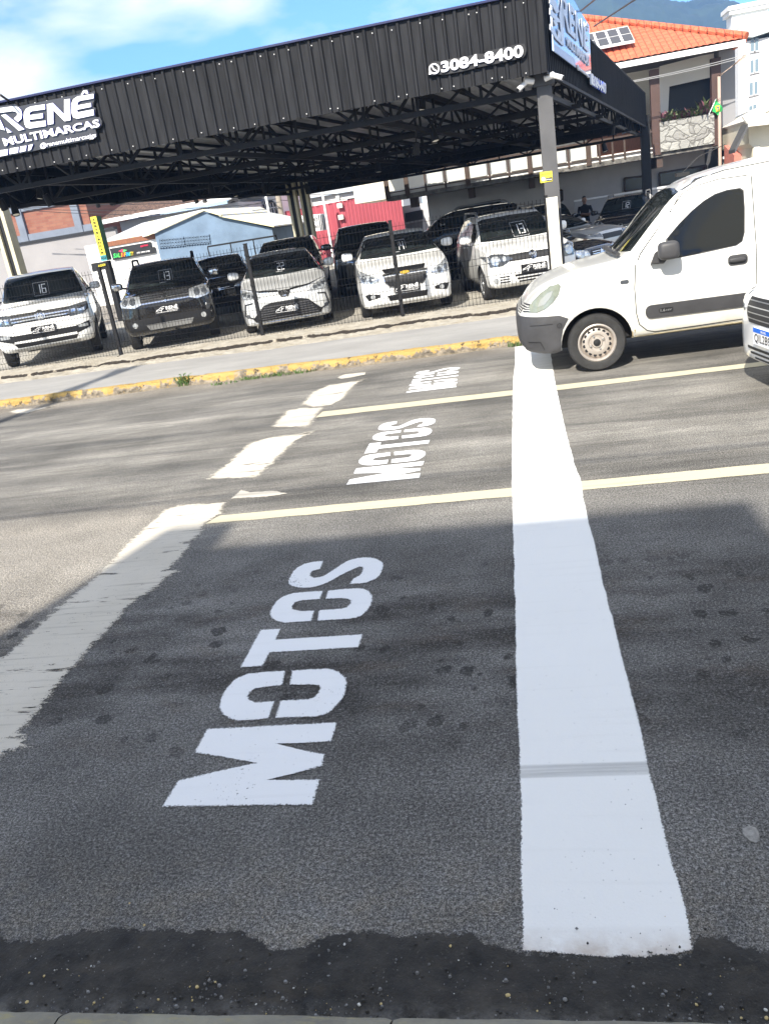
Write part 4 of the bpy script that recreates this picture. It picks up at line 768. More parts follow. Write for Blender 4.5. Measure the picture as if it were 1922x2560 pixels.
for i in range(4): ext(mb, ZBk([(1128+i*13, 302), (1134+i*13, 301), (1150+i*10, 402), (1144+i*10, 403)]), 48.46, .03, 1)
mb.build('board', [M['white'], M['grey_steel']], t, world=True); flat_text('& AÇÃO', ZBk([(1020, 366), (1128, 350), (1122, 310), (1015, 330)]), 48.44, M['black'], t, .01); flat_text('1895', ZBk([(1085, 396), (1136, 388), (1134, 366), (1082, 374)]), 48.44, M['black'], t, .0)
t = base_at('utility_pole', 'weathered concrete utility pole in front of the brown shop sign', 'utility pole', (716, 608), 44); a = at(706, 550, Y=44); mb = MB(); mb.tube([(a.x, 44, 0), (a.x, 44, 7.5)], .16, 10, r1=.12); mb.build('pole', M['pole_concrete'], t, world=True, smooth=40)
a = at(708, 566, Y=43.7); mb = MB(); mb.box(a.x-.16, a.x+.16, 43.65, 43.9, a.z-.2, a.z+.2); mb.build('meter_box', mat('box_blue', (.16, .22, .32), .5), t, world=True); mb = MB(); mb.tube([(a.x-.1, 43.75, a.z+.15), (a.x-.28, 43.7, a.z+.5), (a.x-.2, 43.75, a.z+1.1), (a.x, 43.8, a.z+.9)], .025, 5); mb.build('cable_loop', M['black'], t, world=True)
for x0, y0, Y_, lab in ((675, 545, 38, 'slim white steel pole beside the blue shed end'), (813, 525, 38, 'slim white steel pole in front of the red hall')):
    a = at(x0, y0, Y=Y_); mb = MB(); mb.tube([(a.x, Y_, 0), (a.x, Y_, 5.2)], .055, 8); tag(mb.build('steel_pole', M['white'], smooth=40), lab, 'pole')
t = base_at('red_hall', 'red ribbed sheet metal hall behind the twin canopy posts', 'building', (850, 540), 50)
c0 = at(851, 503, Y=50); zt_ = c0.z; l_ = Vector((c0.x-5.2, 53.2, 0)); r_ = Vector((at(985, 500, Y=51).x+.4, 51.2, 0)); cc = Vector((c0.x, 50, 0)); mb = MB()
corrug(mb, l_, cc, 0, 0, zt_, zt_, .5, Vector((-.5, -.85, 0)).normalized()); corrug(mb, cc, r_, 0, 0, zt_, zt_-.0, .2, Vector((.2, -.97, 0)).normalized()); mb.prism([(l_.x, l_.y, zt_), (cc.x, cc.y, zt_), (r_.x, r_.y, zt_), (r_.x, 60, zt_), (l_.x, 60, zt_)], (0, 0, -.1)); mb.build('wall', M['red_wall'], t, world=True)
for x_, y_ in ((849, 514), (852, 543)): a = at(x_, y_, Y=49.8); mb = MB(); mb.box(a.x-.15, a.x+.15, 49.75, 49.98, a.z-.13, a.z+.13); mb.build('wall_lamp', M['offwhite'], t, world=True)
t = base_at('white_factory', 'long white factory with grey roof behind the red hall', 'building', (880, 490), 66)
a, b = at(700, 500, Y=66), at(990, 452, Y=66); mb = MB(); mb.box(a.x-2, b.x+.3, 66, 80, 0, b.z-.2); 
for i in range(7): x_ = a.x+2.2*i; mb.box(x_, x_+.28, 65.8, 65.995, 0, b.z-.25)
mb.build('wall', M['white_wall'], t, world=True)
mb = MB(); mb.prism([(a.x-2.2, 65.6, b.z-.2), (b.x+.4, 65.6, b.z-.2), (b.x+.4, 75, b.z+2.2), (a.x-2.2, 75, b.z+2.2)], (0, .1, .2)); mb.build('roof', mat('grey_roof', (.42, .43, .44), .6, var=.1), t, world=True)
for q in (ZBk([(1320, 200), (1392, 190), (1394, 206), (1322, 214)]), ZBk([(1518, 166), (1558, 160), (1560, 190), (1522, 196)])):
    w0 = pp(q, 65.7); mb = MB(); mb.prism(w0, (0, .08, 0), 0)
    for i in range(1, 5): mb.bar(w0[0].lerp(w0[1], i/5)+Vector((0, -.05, 0)), w0[3].lerp(w0[2], i/5)+Vector((0, -.05, 0)), .08)
    mb.bar(w0[0].lerp(w0[3], .5)+Vector((0, -.05, 0)), w0[1].lerp(w0[2], .5)+Vector((0, -.05, 0)), .08); mb.build('window', [M['win_dark'], M['white']], t, world=True)
t = base_at('grey_workshop', 'grey workshop wall with dark sign seen under the left end of the balcony', 'building', (1030, 560), 58)
a, b = at(975, 560, Y=58), at(1120, 560, Y=58); mb = MB(); mb.box(a.x, b.x, 58, 60, 0, at(1030, 512, Y=58).z); mb.build('wall', M['grey_wall'], t, world=True)
mb = MB(); ext(mb, [(1012, 533), (1056, 524), (1058, 548), (1014, 556)], 57.9, .05); mb.build('sign', M['black'], t, world=True)
mb = MB(); ext(mb, [(1016, 560), (1056, 552), (1057, 580), (1018, 588)], 57.9, .05); mb.build('shutter', M['grey_steel'], t, world=True)
mb = MB(); a = at(675, 612, Y=31); [mb.bar((a.x-2.4+.9*i, 31, 0), (a.x-2.4+.9*i, 31, a.z+.25), .035) for i in range(4)]; mb.bar((a.x-2.4, 31, a.z+.28), (a.x+.3, 31, a.z+.28), .06); mb.bar((a.x-2.4, 31, a.z-.5), (a.x+.3, 31, a.z-.5), .05); tag(mb.build('dark_gate', M['black_steel']), 'low dark metal bar gate in front of the blue shed', 'gate')

# ------------------------------------------------------------------ the big house on the right
HY = 35.0
Z7 = lambda pts: zm(1350, 0, .344371, pts); Z6 = lambda pts: zm(1540, 0, .229982, pts); ZM = lambda pts: zm(960, 380, .264901, pts)
h = thing('tiled_house', 'large two storey house with orange tile roof, long balcony and stone planter', 'house', (2.5, 38, 0))
sx0, sx1 = at(968, 514, Y=HY).x, at(1797, 366, Y=HY).x; sz = at(1349, 441, Y=HY).z
k = NT('slab_concrete'); k.col(k.mix(k.ramp(k.noise(3, 6, .7), .4, .65), (.05, .048, .045), (.22, .21, .19))); k.rough(.9); M['slab'] = k.m
mb = MB(); mb.box(sx0, sx1, HY, 37, sz, sz+.17); mb.build('balcony_slab', M['slab'], h, world=True)
mb = MB(); mb.box(sx0+.1, sx1-1.7, HY+.06, HY+.2, sz+.17, sz+.36); mb.build('balcony_upstand', M['white'], h, world=True)
mb = MB(); GX0 = at(1080, 600, Y=36.6).x; mb.box(GX0, sx1-.2, 36.6, 44, 0, sz); mb.build('ground_floor_wall', mat('house_grey', (.52, .50, .49), .85, var=.06), h, world=True)
mb = MB(); mb.box(GX0-3.4, sx1+.9, 38.6, 44, sz+.17, 6.3); mb.build('upper_wall', M['cream_wall'], h, world=True)
for i, q in enumerate((Z4 for Z4 in (zm(1250, 360, .404576, [(765, 212), (915, 195), (918, 275), (768, 292)]), zm(1250, 360, .404576, [(980, 180), (1270, 132), (1270, 235), (984, 262)]), zm(1100, 400, .31427, [(140, 378), (480, 318), (480, 400), (142, 440)]), zm(1250, 360, .404576, [(340, 290), (382, 284), (384, 350), (342, 352)])))):
    mb = MB(); ext(mb, q, 36.5, .2); w_ = mb.build('window', M['win_dark'], h, world=True); a = pp(q, 36.48); mb = MB()
    for j in range(4): mb.bar(a[j], a[(j+1) % 4], .07)
    mb.build('window_frame', M['brown'], w_, world=True)
for q in (ZM([(790, 352)]), ZM([(1365, 272)]), Z6([(435, 1705)]), ZM([(245, 470)])):
    a = at(*q[0], Y=HY+.1); mb = MB(); mb.box(a.x, a.x+.22, HY+.1, 36.59, sz-.38, sz-.003); mb.build('bracket', M['brown'], h, world=True)
rzt = at(1315, 385, Y=HY).z; sl_ = sz+.17
pn = mat('rail_panel', (.50, .51, .48), .6)
def xr(x, y): return at(x, y, Y=HY).x
rail = [xr(968, 480), xr(1017, 470), xr(1064, 465), xr(1113, 455), xr(1168, 440), xr(1222, 430), xr(1271, 425), xr(1324, 415), xr(1381, 405), xr(1420, 395), xr(1470, 385), xr(1497, 375), xr(1530, 370), xr(1560, 365), xr(1620, 355), xr(1640, 350)]
for i, (a, b) in enumerate(zip(rail, rail[1:])):
    if i in (0, 1, 11, 12, 13, 14): continue
    mb = MB(); mb.box(a+.09, b-.09, HY-.005, HY+.02, sl_+.18, rzt-.10); mb.build('rail_panel', pn, h, world=True)
mb = MB(); mb.box(sx0, rail[-1], HY-.03, HY+.05, rzt, rzt+.07); mb.box(sx0, rail[-1], HY-.02, HY+.03, sl_+.11, sl_+.15)
for i, a in enumerate(rail): mb.box(a-.035, a+.035, HY-.04, HY+.04, sl_-.05, rzt)
for a in (rail[0], rail[1], rail[4], rail[7], rail[10]): mb.box(a-.09, a+.09, HY-.06, HY+.06, sl_-.08, rzt+.02)
mb.build('balcony_rail', M['brown'], h, world=True)
mb = MB(); mb.box(xr(1482, 380), xr(1630, 350), 37.4, 37.5, sl_, sl_+2.1)
mb.build('wooden_doors', M['wood'], h, world=True)
mb = MB(); x0 = xr(1500, 380); 
for i in range(5): mb.box(x0+.55*i, x0+.55*i+.34, 37.36, 37.395, sl_+.95, sl_+1.45)
mb.build('door_panes', M['win_dark'], h, world=True)
ez0, ez1 = at(1553, 170, Y=34.3), at(1877, 96, Y=34.3); EZ = (ez0.z+ez1.z)/2; EX = ez1.x-.32
for q in ((1640, 330), (1790, 300)): x_ = at(*q, Y=HY).x; mb = MB(); mb.box(x_-.16, x_+.16, HY-.05, HY+.25, sl_-.1, EZ-.25); mb.build('column', mat('column_brown', (.060, .030, .022), .6, var=.2, vs=2), h, world=True)
k = NT('planter_stone'); wn = k.t.nodes.new('ShaderNodeVectorMath'); wn.operation = 'ADD'; nz = k.t.nodes.new('ShaderNodeTexNoise'); nz.inputs['Scale'].default_value = 1.6; k.l(k.pos, nz.inputs['Vector']); k.l(k.pos, wn.inputs[0]); k.l(nz.outputs['Color'], wn.inputs[1]); v_ = k.vor(2.4, k.map((1, 1, 1.6), src=wn.outputs[0]), 'DISTANCE_TO_EDGE'); vc = k.vor(2.4, k.map((1, 1, 1.6), src=wn.outputs[0])); n_ = k.noise(5, 8, .75)
k.col(k.mix(k.ramp(v_[0], .02, .07), (.17, .165, .15), k.mix(k.xyz(vc[1])[0], (.27, .265, .25), (.40, .40, .37)))); k.rough(.9); k.bump(k.math('ADD', n_, k.math('MULTIPLY', k.math('MINIMUM', v_[0], .12), 2.5)), .9, .10); M['stone'] = k.m
a, b = at(1649, 375, Y=HY-.12), at(1785, 351, Y=HY-.12); pzt = at(1715, 295, Y=HY-.12).z
mb = MB(); mb.box(a.x+.02, b.x, HY-.12, HY+.42, sl_-.02, pzt); mb.build('stone_planter', M['stone'], h, world=True)
M['purple_leaf'] = mat('bromeliad_leaf', (.10, .13, .055), .5, var=.45, vs=9)
rnd = random.Random(5)
for i in range(8):
    cx_ = a.x+.12+(b.x-a.x-.2)*(i+.5)/8; t = thing('bromeliad', 'spiky green and purple bromeliad in the stone balcony planter', 'plant', (cx_, HY+.12, pzt), group='bromeliads in the balcony planter'); mb = MB(); big = 1.25 if i > 5 else .85
    for j in range(24):
        an = rnd.uniform(0, 6.28); el = rnd.uniform(.3, 1.25); L = rnd.uniform(.42, .74)*big; d_ = Vector((math.cos(an)*math.cos(el), math.sin(an)*math.cos(el), math.sin(el))); s_ = Vector((-math.sin(an), math.cos(an), 0))*.045
        m_ = d_*L*.6; e_ = d_*L+Vector((0, 0, -L*.18)); mb.add([s_*.5, -s_*.5, m_-s_, m_+s_, e_], [(0, 1, 2, 3), (3, 2, 4)], 0 if rnd.random() < .65 else 1)
    mb.build('leaves', [M['purple_leaf'], mat('bromeliad_purple', (.13, .05, .07), .5)], t)
    mb = MB(); mb.tube([(0, 0, -.1), (0, 0, .1)], .03, 6); mb.build('stem', M['green_leaf'], t)
mb = MB(); q = pp(Z6([(575, 935), (1062, 828), (1062, 1240), (560, 1240)]), 37.0); mb.prism(q, (0, .05, 0)); mb.build('dark_opening', M['black'], h, world=True)
mb = MB(); q = pp(Z6([(470, 720), (1060, 570), (1060, 832), (575, 940), (560, 1240), (465, 1240)]), 36.4); mb.prism(q, (0, .12, 0)); mb.build('bay_surround', mat('bay_grey', (.66, .63, .58), .8), h, world=True)
mb = MB(); x0 = at(1797, 250, Y=36).x; x1 = at(1837, 250, Y=36).x; mb.box(x0, x1, 36, 44, 0, EZ+.1); mb.build('side_wall', mat('side_grey', (.22, .22, .23), .85), h, world=True)
a_ = pp(Z6([(1130, 1545), (1165, 1525), (1225, 1522), (1245, 1550), (1242, 1700), (1130, 1722)]), 35.9); mb = MB(); mb.prism(a_, (0, .08, 0)); w_ = mb.build('window', M['win_dark'], h, world=True); mb = MB()
for j in range(5): mb.bar(a_[j]+Vector((0, -.02, 0)), a_[j+1]+Vector((0, -.02, 0)), .09)
mb.build('window_frame', M['white'], w_, world=True)
# roof: corrugated courses on a hipped slope
TP = math.tan(R(24)); k = NT('orange_tiles'); n_ = k.noise(4, 6, .7); c = k.mix(k.ramp(n_, .3, .7), (.46, .10, .045), (.60, .17, .085)); X, Y, Z = k.xyz(); gr = k.math('ABSOLUTE', k.math('COSINE', k.math('MULTIPLY', X, math.pi/.235))); c = k.mix(k.ramp(gr, .30, .10, 0, .8), c, (.10, .03, .02)); co_ = k.math('FRACT', k.math('MULTIPLY', k.math('SUBTRACT', Y, 34.25), 1/.36)); c = k.mix(k.ramp(co_, .10, .02, 0, .6), c, (.12, .035, .02)); c = k.mix(k.ramp(k.noise(1.2, 6, .7), .58, .75, 0, .45), c, (.25, .10, .06)); k.col(c); k.rough(.8); M['tiles'] = k.m
RX0 = -6.0; SL = 9.5
def roof_surf(u, v):
    d_ = SL*v; xm = EX+.15-d_*.92; x = RX0+(xm-RX0)*u; course = (d_/.36) % 1.0; ph = x/.235*2*math.pi
    return Vector((x, 34.25+d_, EZ+.12+d_*TP+.038*abs(math.cos(ph/2))**.8-.05*course))
mb = MB(); mb.grid(roof_surf, 620, 104); rf = mb.build('roof', M['tiles'], h, world=True, smooth=35)
mb = MB(); mb.prism([(EX+.15, 34.25, EZ+.08), (EX+.15-SL*.92, 34.25+SL, EZ+.08+SL*TP), (EX+.15, 34.25+2*SL, EZ+.08)], (0, 0, -.08)); 
hp = [Vector((EX+.15-d_*.92, 34.25+d_, EZ+.19+d_*TP)) for d_ in [i*SL/34 for i in range(35)]]
for p0, p1 in zip(hp, hp[1:]): mb.tube([p0, p1+Vector((0, 0, .03))], .13, 8, r1=.10)
mb.build('hip_tiles', M['tiles'], rf, world=True)
mb = MB(); mb.box(RX0, EX+.1, 34.16, 34.3, EZ-.10, EZ+.08); mb.build('gutter', M['white'], h, world=True)
mb = MB(); mb.prism([(RX0, 34.3, EZ-.02), (EX+.1, 34.3, EZ-.02), (EX+.1, 44, EZ+.35), (RX0, 44, EZ+.35)], (0, 0, .08)); mb.build('soffit', mat('soffit_wood', (.05, .04, .035), .7), h, world=True)
a_, b_, c_ = pp([(1864, 138)], 34.5)[0], pp([(1796, 191)], 34.85)[0], pp([(1795, 432)], 34.85)[0]; mb = MB(); mb.tube([a_, b_, Vector((b_.x, b_.y, .0))], .06, 8); mb.build('downpipe', M['pvc'], h, world=True, smooth=40)
pl = (Vector((0, 34.25, EZ+.34)), Vector((0, -TP, 1)).normalized())
so = thing('solar_panel', 'grey solar panels in white frames mounted on the orange tile roof', 'solar panel', tuple(at(1520, 95, plane=pl)))
q = [at(x, y, plane=pl) for x, y in [(1462, 97), (1568, 69), (1557, 112), (1500, 126)]]; q[0] = q[1]+Vector((-5.2, 0, 0)); nn = q[1]-q[2]; q[2] = Vector((q[1].x, q[2].y, q[2].z)); q[3] = q[2]+Vector((-5.2, 0, 0))
mb = MB(); mb.prism(q, pl[1]*.06); mb.build('frame', M['white'], so, world=True); mb = MB()
for pnl in range(2):
    for i in range(6):
        for j in range(2):
            u0 = (pnl*6+i+.06)/12+(.008 if pnl else 0); u1 = (pnl*6+i+.96)/12; f = lambda u, v: q[0].lerp(q[1], u).lerp(q[3].lerp(q[2], u), v)+pl[1]*.066
            mb.add([f(u0, .05+.46*j), f(u1, .05+.46*j), f(u1, .05+.46*j+.43), f(u0, .05+.46*j+.43)], [(0, 1, 2, 3)])
mb.build('cells', mat('pv_cell', (.075, .075, .082), .5, spec=.2), so, world=True)
fl = thing('flag', 'small green flag with yellow diamond hanging by the balcony planter', 'flag', tuple(at(1790, 250, Y=34.75)))
def flag_pt(u, v): p0, p1, p2, p3 = [at(x, y, Y=34.75) for x, y in [(1789, 248), (1807, 273), (1794, 288), (1780, 278)]]; q = p0.lerp(p1, u).lerp(p3.lerp(p2, u), v); q.y += .05*math.sin(u*7+v*2); return q
mb = MB(); mb.grid(flag_pt, 14, 10); mb.build('cloth', mat('flag_green', (.01, .33, .07), .6), fl, world=True, smooth=60)
fo_ = Vector((0, -.012, 0)); mb = MB(); mb.grid(lambda u, v: flag_pt(*(Vector((.5, .14)).lerp(Vector((.86, .5)), u).lerp(Vector((.14, .5)).lerp(Vector((.5, .86)), u), v)))+fo_, 8, 8); mb.build('diamond', mat('flag_yellow', (.75, .6, .02), .6), fl, world=True)
mb = MB(); mb.add([flag_pt(.5+.15*math.cos(t*.5236), .5+.17*math.sin(t*.5236))+fo_*2 for t in range(12)], [list(range(12))]); mb.build('disc', mat('flag_blue', (.01, .03, .2), .6), fl, world=True); mb = MB(); a_ = at(1789, 247, Y=34.78); mb.tube([a_, a_+Vector((-.45, .2, -.9))], .02, 6); mb.build('staff', M['white'], fl, world=True)
# garden wall, gabled neighbour, tower
a_ = at(1468, 498, Y=34.3); mb = MB(); mb.box(a_.x-.5, a_.x+9, 34.3, 34.5, -.6, at(1600, 475, Y=34.3).z-.06, 0); mb.box(a_.x-.5, a_.x+9, 34.25, 34.55, at(1600, 475, Y=34.3).z-.06, at(1600, 475, Y=34.3).z+.0, 1); tag(mb.build('garden_wall', [M['grey_wall'], M['white']]), 'low grey garden wall with white coping behind the dark SUV', 'wall')
t = base_at('gabled_house', 'cream gabled house with tiled eave at the right picture edge', 'house', (1900, 380), 32)
mb = MB(); q = pp(Z6([(1425, 1312), (1661, 1168), (1900, 1040), (1900, 1900), (1480, 1900), (1480, 1600), (1440, 1560)]), 32); q[3].z = 0; q[4].z = 0; mb.prism(q, (0, 6, 0)); mb.build('wall', mat('gable_cream', (.72, .68, .55), .8, var=.05), t, world=True)
mb = MB(); e = pp(Z6([(1290, 1640), (1430, 1385), (1900, 1330)]), 31.2); mb.prism([e[0]+Vector((0, 0, -.06)), e[0]+Vector((0, 0, .05)), e[1]+Vector((0, 0, .12)), e[1]+Vector((0, 0, .0))], (0, .9, 0), 1); mb.prism([e[1]+Vector((0, 0, .02)), e[2]+Vector((0, 0, .02)), e[2]+Vector((0, .8, .35)), e[1]+Vector((0, .8, .35))], (0, 0, .08)); mb.build('eave_roof', [M['offwhite'], M['grey_steel']], t, world=True)
mb = MB(); q = pp(Z6([(1412, 1308), (1425, 1330), (1910, 1060), (1910, 1035)]), 31.9); mb.prism(q, (0, 6.2, 0)); mb.build('roof', M['offwhite'], t, world=True)
q = pp(Z6([(1490, 1600), (1560, 1580), (1560, 1760), (1490, 1770)]), 31.95); mb = MB(); mb.prism(q, (0, .03, 0)); mb.build('shutter', mat('shutter_grey', (.45, .43, .40), .7), t, world=True)
mb = MB(); q = pp([(1834, 388), (1884, 381), (1884, 432), (1834, 438)], 33.5); mb.prism(q, (0, 1.5, .4)); tag(mb.build('lean_to_roof', mat('salmon_tile', (.48, .17, .13), .8, var=.2, vs=8, stretch=(6, 1, 1))), 'small salmon tiled lean-to roof between the two houses', 'roof')
t = base_at('white_tower', 'tall white apartment tower with tiny paired slit windows at the right edge', 'building', (1880, 200), 62)
TX0 = at(1845, 200, Y=62).x; tz = at(1880, 60, Y=62).z; mb = MB(); mb.box(TX0, TX0+16, 62, 74, 0, tz-.9); mb.build('wall', M['white_wall'], t, world=True)
cx_ = at(1865, 62, Y=61.8); mb = MB(); mb.prism(pp(Z6([(1310, 345), (1330, 300), (1395, 235), (1480, 205), (1661, 150), (1900, 90), (1900, 330), (1661, 345), (1480, 405), (1400, 400)]), 61.6), (0, 8, 0)); mb.build('grey_roof', mat('tower_roof', (.42, .47, .47), .6, var=.1), t, world=True)
a_, b_ = at(1828, 40, Y=66), at(1919, 40, Y=66); zt_ = at(1870, 8, Y=66).z; mb = MB(); mb.box(a_.x, b_.x, 66, 67.5, 0, zt_-.5); mb.box(a_.x-.2, b_.x+.2, 65.8, 67.7, zt_-.5, zt_-.25); mb.box(a_.x-.3, b_.x+.3, 65.7, 67.8, zt_-.25, zt_); mb.build('lift_tower', M['white_wall'], t, world=True)
for (x, y) in ((1880, 112), (1891, 110), (1879, 166), (1891, 163), (1877, 222), (1889, 219), (1876, 280), (1886, 276)):
    c = at(x, y, Y=61.9); mb = MB(); mb.box(c.x-.09, c.x+.10, 61.93, 62.02, c.z-.36, c.z+.36); w_ = mb.build('window', mat('slit_glass', (.16, .22, .26), .2), t, world=True); mb = MB(); mb.box(c.x-.16, c.x+.17, 61.9, 62.0, c.z-.45, c.z-.36); mb.build('sill', M['grey_wall'], w_, world=True)
# house across the road, behind the viewer: its shade covers the near lane
sh = thing('shade_house', 'plain rendered house behind the viewer that shades the near lane', 'house', (-2.5, -5, 0))
mb = MB(); mb.box(-4.69, -.92, -9, -3.07, 0, 6.38); mb.box(-.92, 9, -9, -3.12, 0, 5.92); mb.box(-4.69, -4.19, -3.7, -3.04, 6.38, 6.72); mb.build('wall', M['cream_wall'], sh, world=True)
mb = MB(); mb.box(-3.5, -2.2, -3.08, -3.02, 1.0, 2.3); mb.box(1, 3, -3.14, -3.07, .9, 2.3); mb.build('window', M['win_dark'], sh, world=True)
# ------------------------------------------------------------------ cars
def pchip(kn):
    xs = [a for a, b in kn]; ys = [b for a, b in kn]; n = len(xs); h = [xs[i+1]-xs[i] for i in range(n-1)]; d = [(ys[i+1]-ys[i])/h[i] for i in range(n-1)]; m = [d[0]]+[0]*(n-2)+[d[-1]]
    for i in range(1, n-1):
        if d[i-1]*d[i] > 0: w1, w2 = 2*h[i]+h[i-1], h[i]+2*h[i-1]; m[i] = (w1+w2)/(w1/d[i-1]+w2/d[i])
    def f(x):
        x = min(max(x, xs[0]), xs[-1]); i = 0
        while i < n-2 and x > xs[i+1]: i += 1
        t = (x-xs[i])/h[i]; t2, t3 = t*t, t*t*t
        return (2*t3-3*t2+1)*ys[i]+(t3-2*t2+t)*h[i]*m[i]+(-2*t3+3*t2)*ys[i+1]+(t3-t2)*h[i]*m[i+1]
    return f
def crom(pts, k):
    out = []; n = len(pts)
    for i in range(n-1):
        p0, p1, p2, p3 = pts[max(i-1, 0)], pts[i], pts[i+1], pts[min(i+2, n-1)]
        for j in range(k):
            t = j/k; out.append(tuple(.5*(2*p1[c]+(p2[c]-p0[c])*t*.8+(2*p0[c]*.0+(-3*p1[c]+3*p2[c])*0)) if False else
                (lambda a, b, m0, m1: (2*t**3-3*t*t+1)*a+(t**3-2*t*t+t)*m0+(-2*t**3+3*t*t)*b+(t**3-t*t)*m1)(p1[c], p2[c], .36*(p2[c]-p0[c]), .36*(p3[c]-p1[c])) for c in (0, 1)))
    out.append(pts[-1]); return out
def spec(L, W, H, zn, zh, xc, xw, xr, xd, zd, gc=.24, ns=.70, tw=.60, noz=None):
    s = W/2; noz = noz or zn-.06
    return dict(L=L, W=W, H=H, xc=xc, xw=xw, xr=xr, zh=zh,
      zb=[(0, gc+.03), (.12, gc-.03), (.6, gc-.04), (L-.6, gc-.02), (L, gc+.12)],
      zs=[(0, noz-.04), (.05, noz), (.2, zn-.01), (.5, zn+.06), (xc, zh-.05), (xc+.5, zh-.01), (xr, zh+.03), (L-.15, min(zd, zh+.02)-.02), (L, min(zd, zh)-.16)],
      zt=[(0, noz), (.05, noz+.05), (.2, zn+.03), (.5, zn+.10), (xc-.06, zh), (xc, zh+.02), (xc+.10, zh+.09), (xw-.12, H-.10), (xw+.25, H-.01), ((xw+xr)/2, H), (xr, H-.03), (xd, zd+.03), (L-.06, zd-.02), (L, zd-.12)],
      wb=[(0, s*ns*.92), (.1, s*.86), (.45, s*.94), (L-.4, s*.93), (L, s*.74)],
      wm=[(0, s*ns), (.05, s*(ns+.09)), (.14, s*(ns+.17)), (.35, s*.95), (.7, s*.995), (1.2, s), (L-.6, s*.99), (L-.1, s*.9), (L, s*.78)],
      ws=[(0, s*(ns-.06)), (.06, s*(ns+.04)), (.2, s*(ns+.14)), (.5, s*.90), (xc, s*.93), (xc+.6, s*.945), (xr, s*.93), (L, s*.74)],
      wt=[(0, s*(ns-.2)), (.2, s*.62), (.5, s*.70), (xc, s*.78), (xc+.12, s*.78), (xw, s*(tw+.06)), (xw+.4, s*tw*1.08), (xr, s*tw*1.02), (xd, s*.72), (L, s*.55)])
class Shape:
    def __init__(s, sp): s.sp = sp; s.f = {k_: pchip(v) for k_, v in sp.items() if isinstance(v, list)}
    def half(s, x):
        g = {k_: f(x) for k_, f in s.f.items()}; zb, zs, zt, wb, wm, ws, wt = (g[k_] for k_ in ('zb', 'zs', 'zt', 'wb', 'wm', 'ws', 'wt')); c = min(.05, (zt-zs)*.45)
        mid = zb+(zs-zb)*s.sp.get('midk', .55)
        return crom([(0, zb), (wb*.7, zb), (wb*.97, zb+.02), (wm*.985, zb+(zs-zb)*.22), (wm, mid), (ws+(wm-ws)*.35, zs-.05), (ws, zs), (wt+(ws-wt)*.06, zt-c-.02*(zt-zs)), (wt*.90, zt-c*.45), (wt*.5, zt-c*.1), (0, zt)], 4)
    def mesh(s, extra=()):
        L = s.sp['L']; xs = sorted(set([round(L*i/64, 4) for i in range(65)]+[.01, .025, .05, .08, .12, .16, .2, .25, .3]+[L-.02, L-.05, L-.09]+[s.sp['xc']+d for d in (-.06, -.03, 0, .03, .06, .1)]+[s.sp['xw']+d for d in (-.12, -.06, 0, .06, .12)]))
        v = []; f = []; n = None
        for x in xs:
            h_ = s.half(x); r_ = [(x, y, z) for y, z in h_]+[(x, -y, z) for y, z in h_[-2:0:-1]]; n = len(r_); v += r_
        for i in range(len(xs)-1):
            for k_ in range(n): f.append([i*n+k_, i*n+(k_+1) % n, (i+1)*n+(k_+1) % n, (i+1)*n+k_])
        for base, sx in ((0, -1), ((len(xs)-1)*n, 1)):           # bulging front and tail
            ring = [Vector(q) for q in v[base:base+n]]; c = sum(ring, Vector())/n; prev = list(range(base, base+n))
            for sc_, bl in ((.86, .018), (.6, .036), (.25, .045)):
                bl *= s.sp.get('bulge', 1)
                o = len(v); v += [tuple(c+(q-c)*sc_+Vector((sx*bl, 0, 0))) for q in ring]; cur = list(range(o, o+n))
                for k_ in range(n): f.append([prev[k_], prev[(k_+1) % n], cur[(k_+1) % n], cur[k_]])
                prev = cur
            f.append(prev)
        return v, f
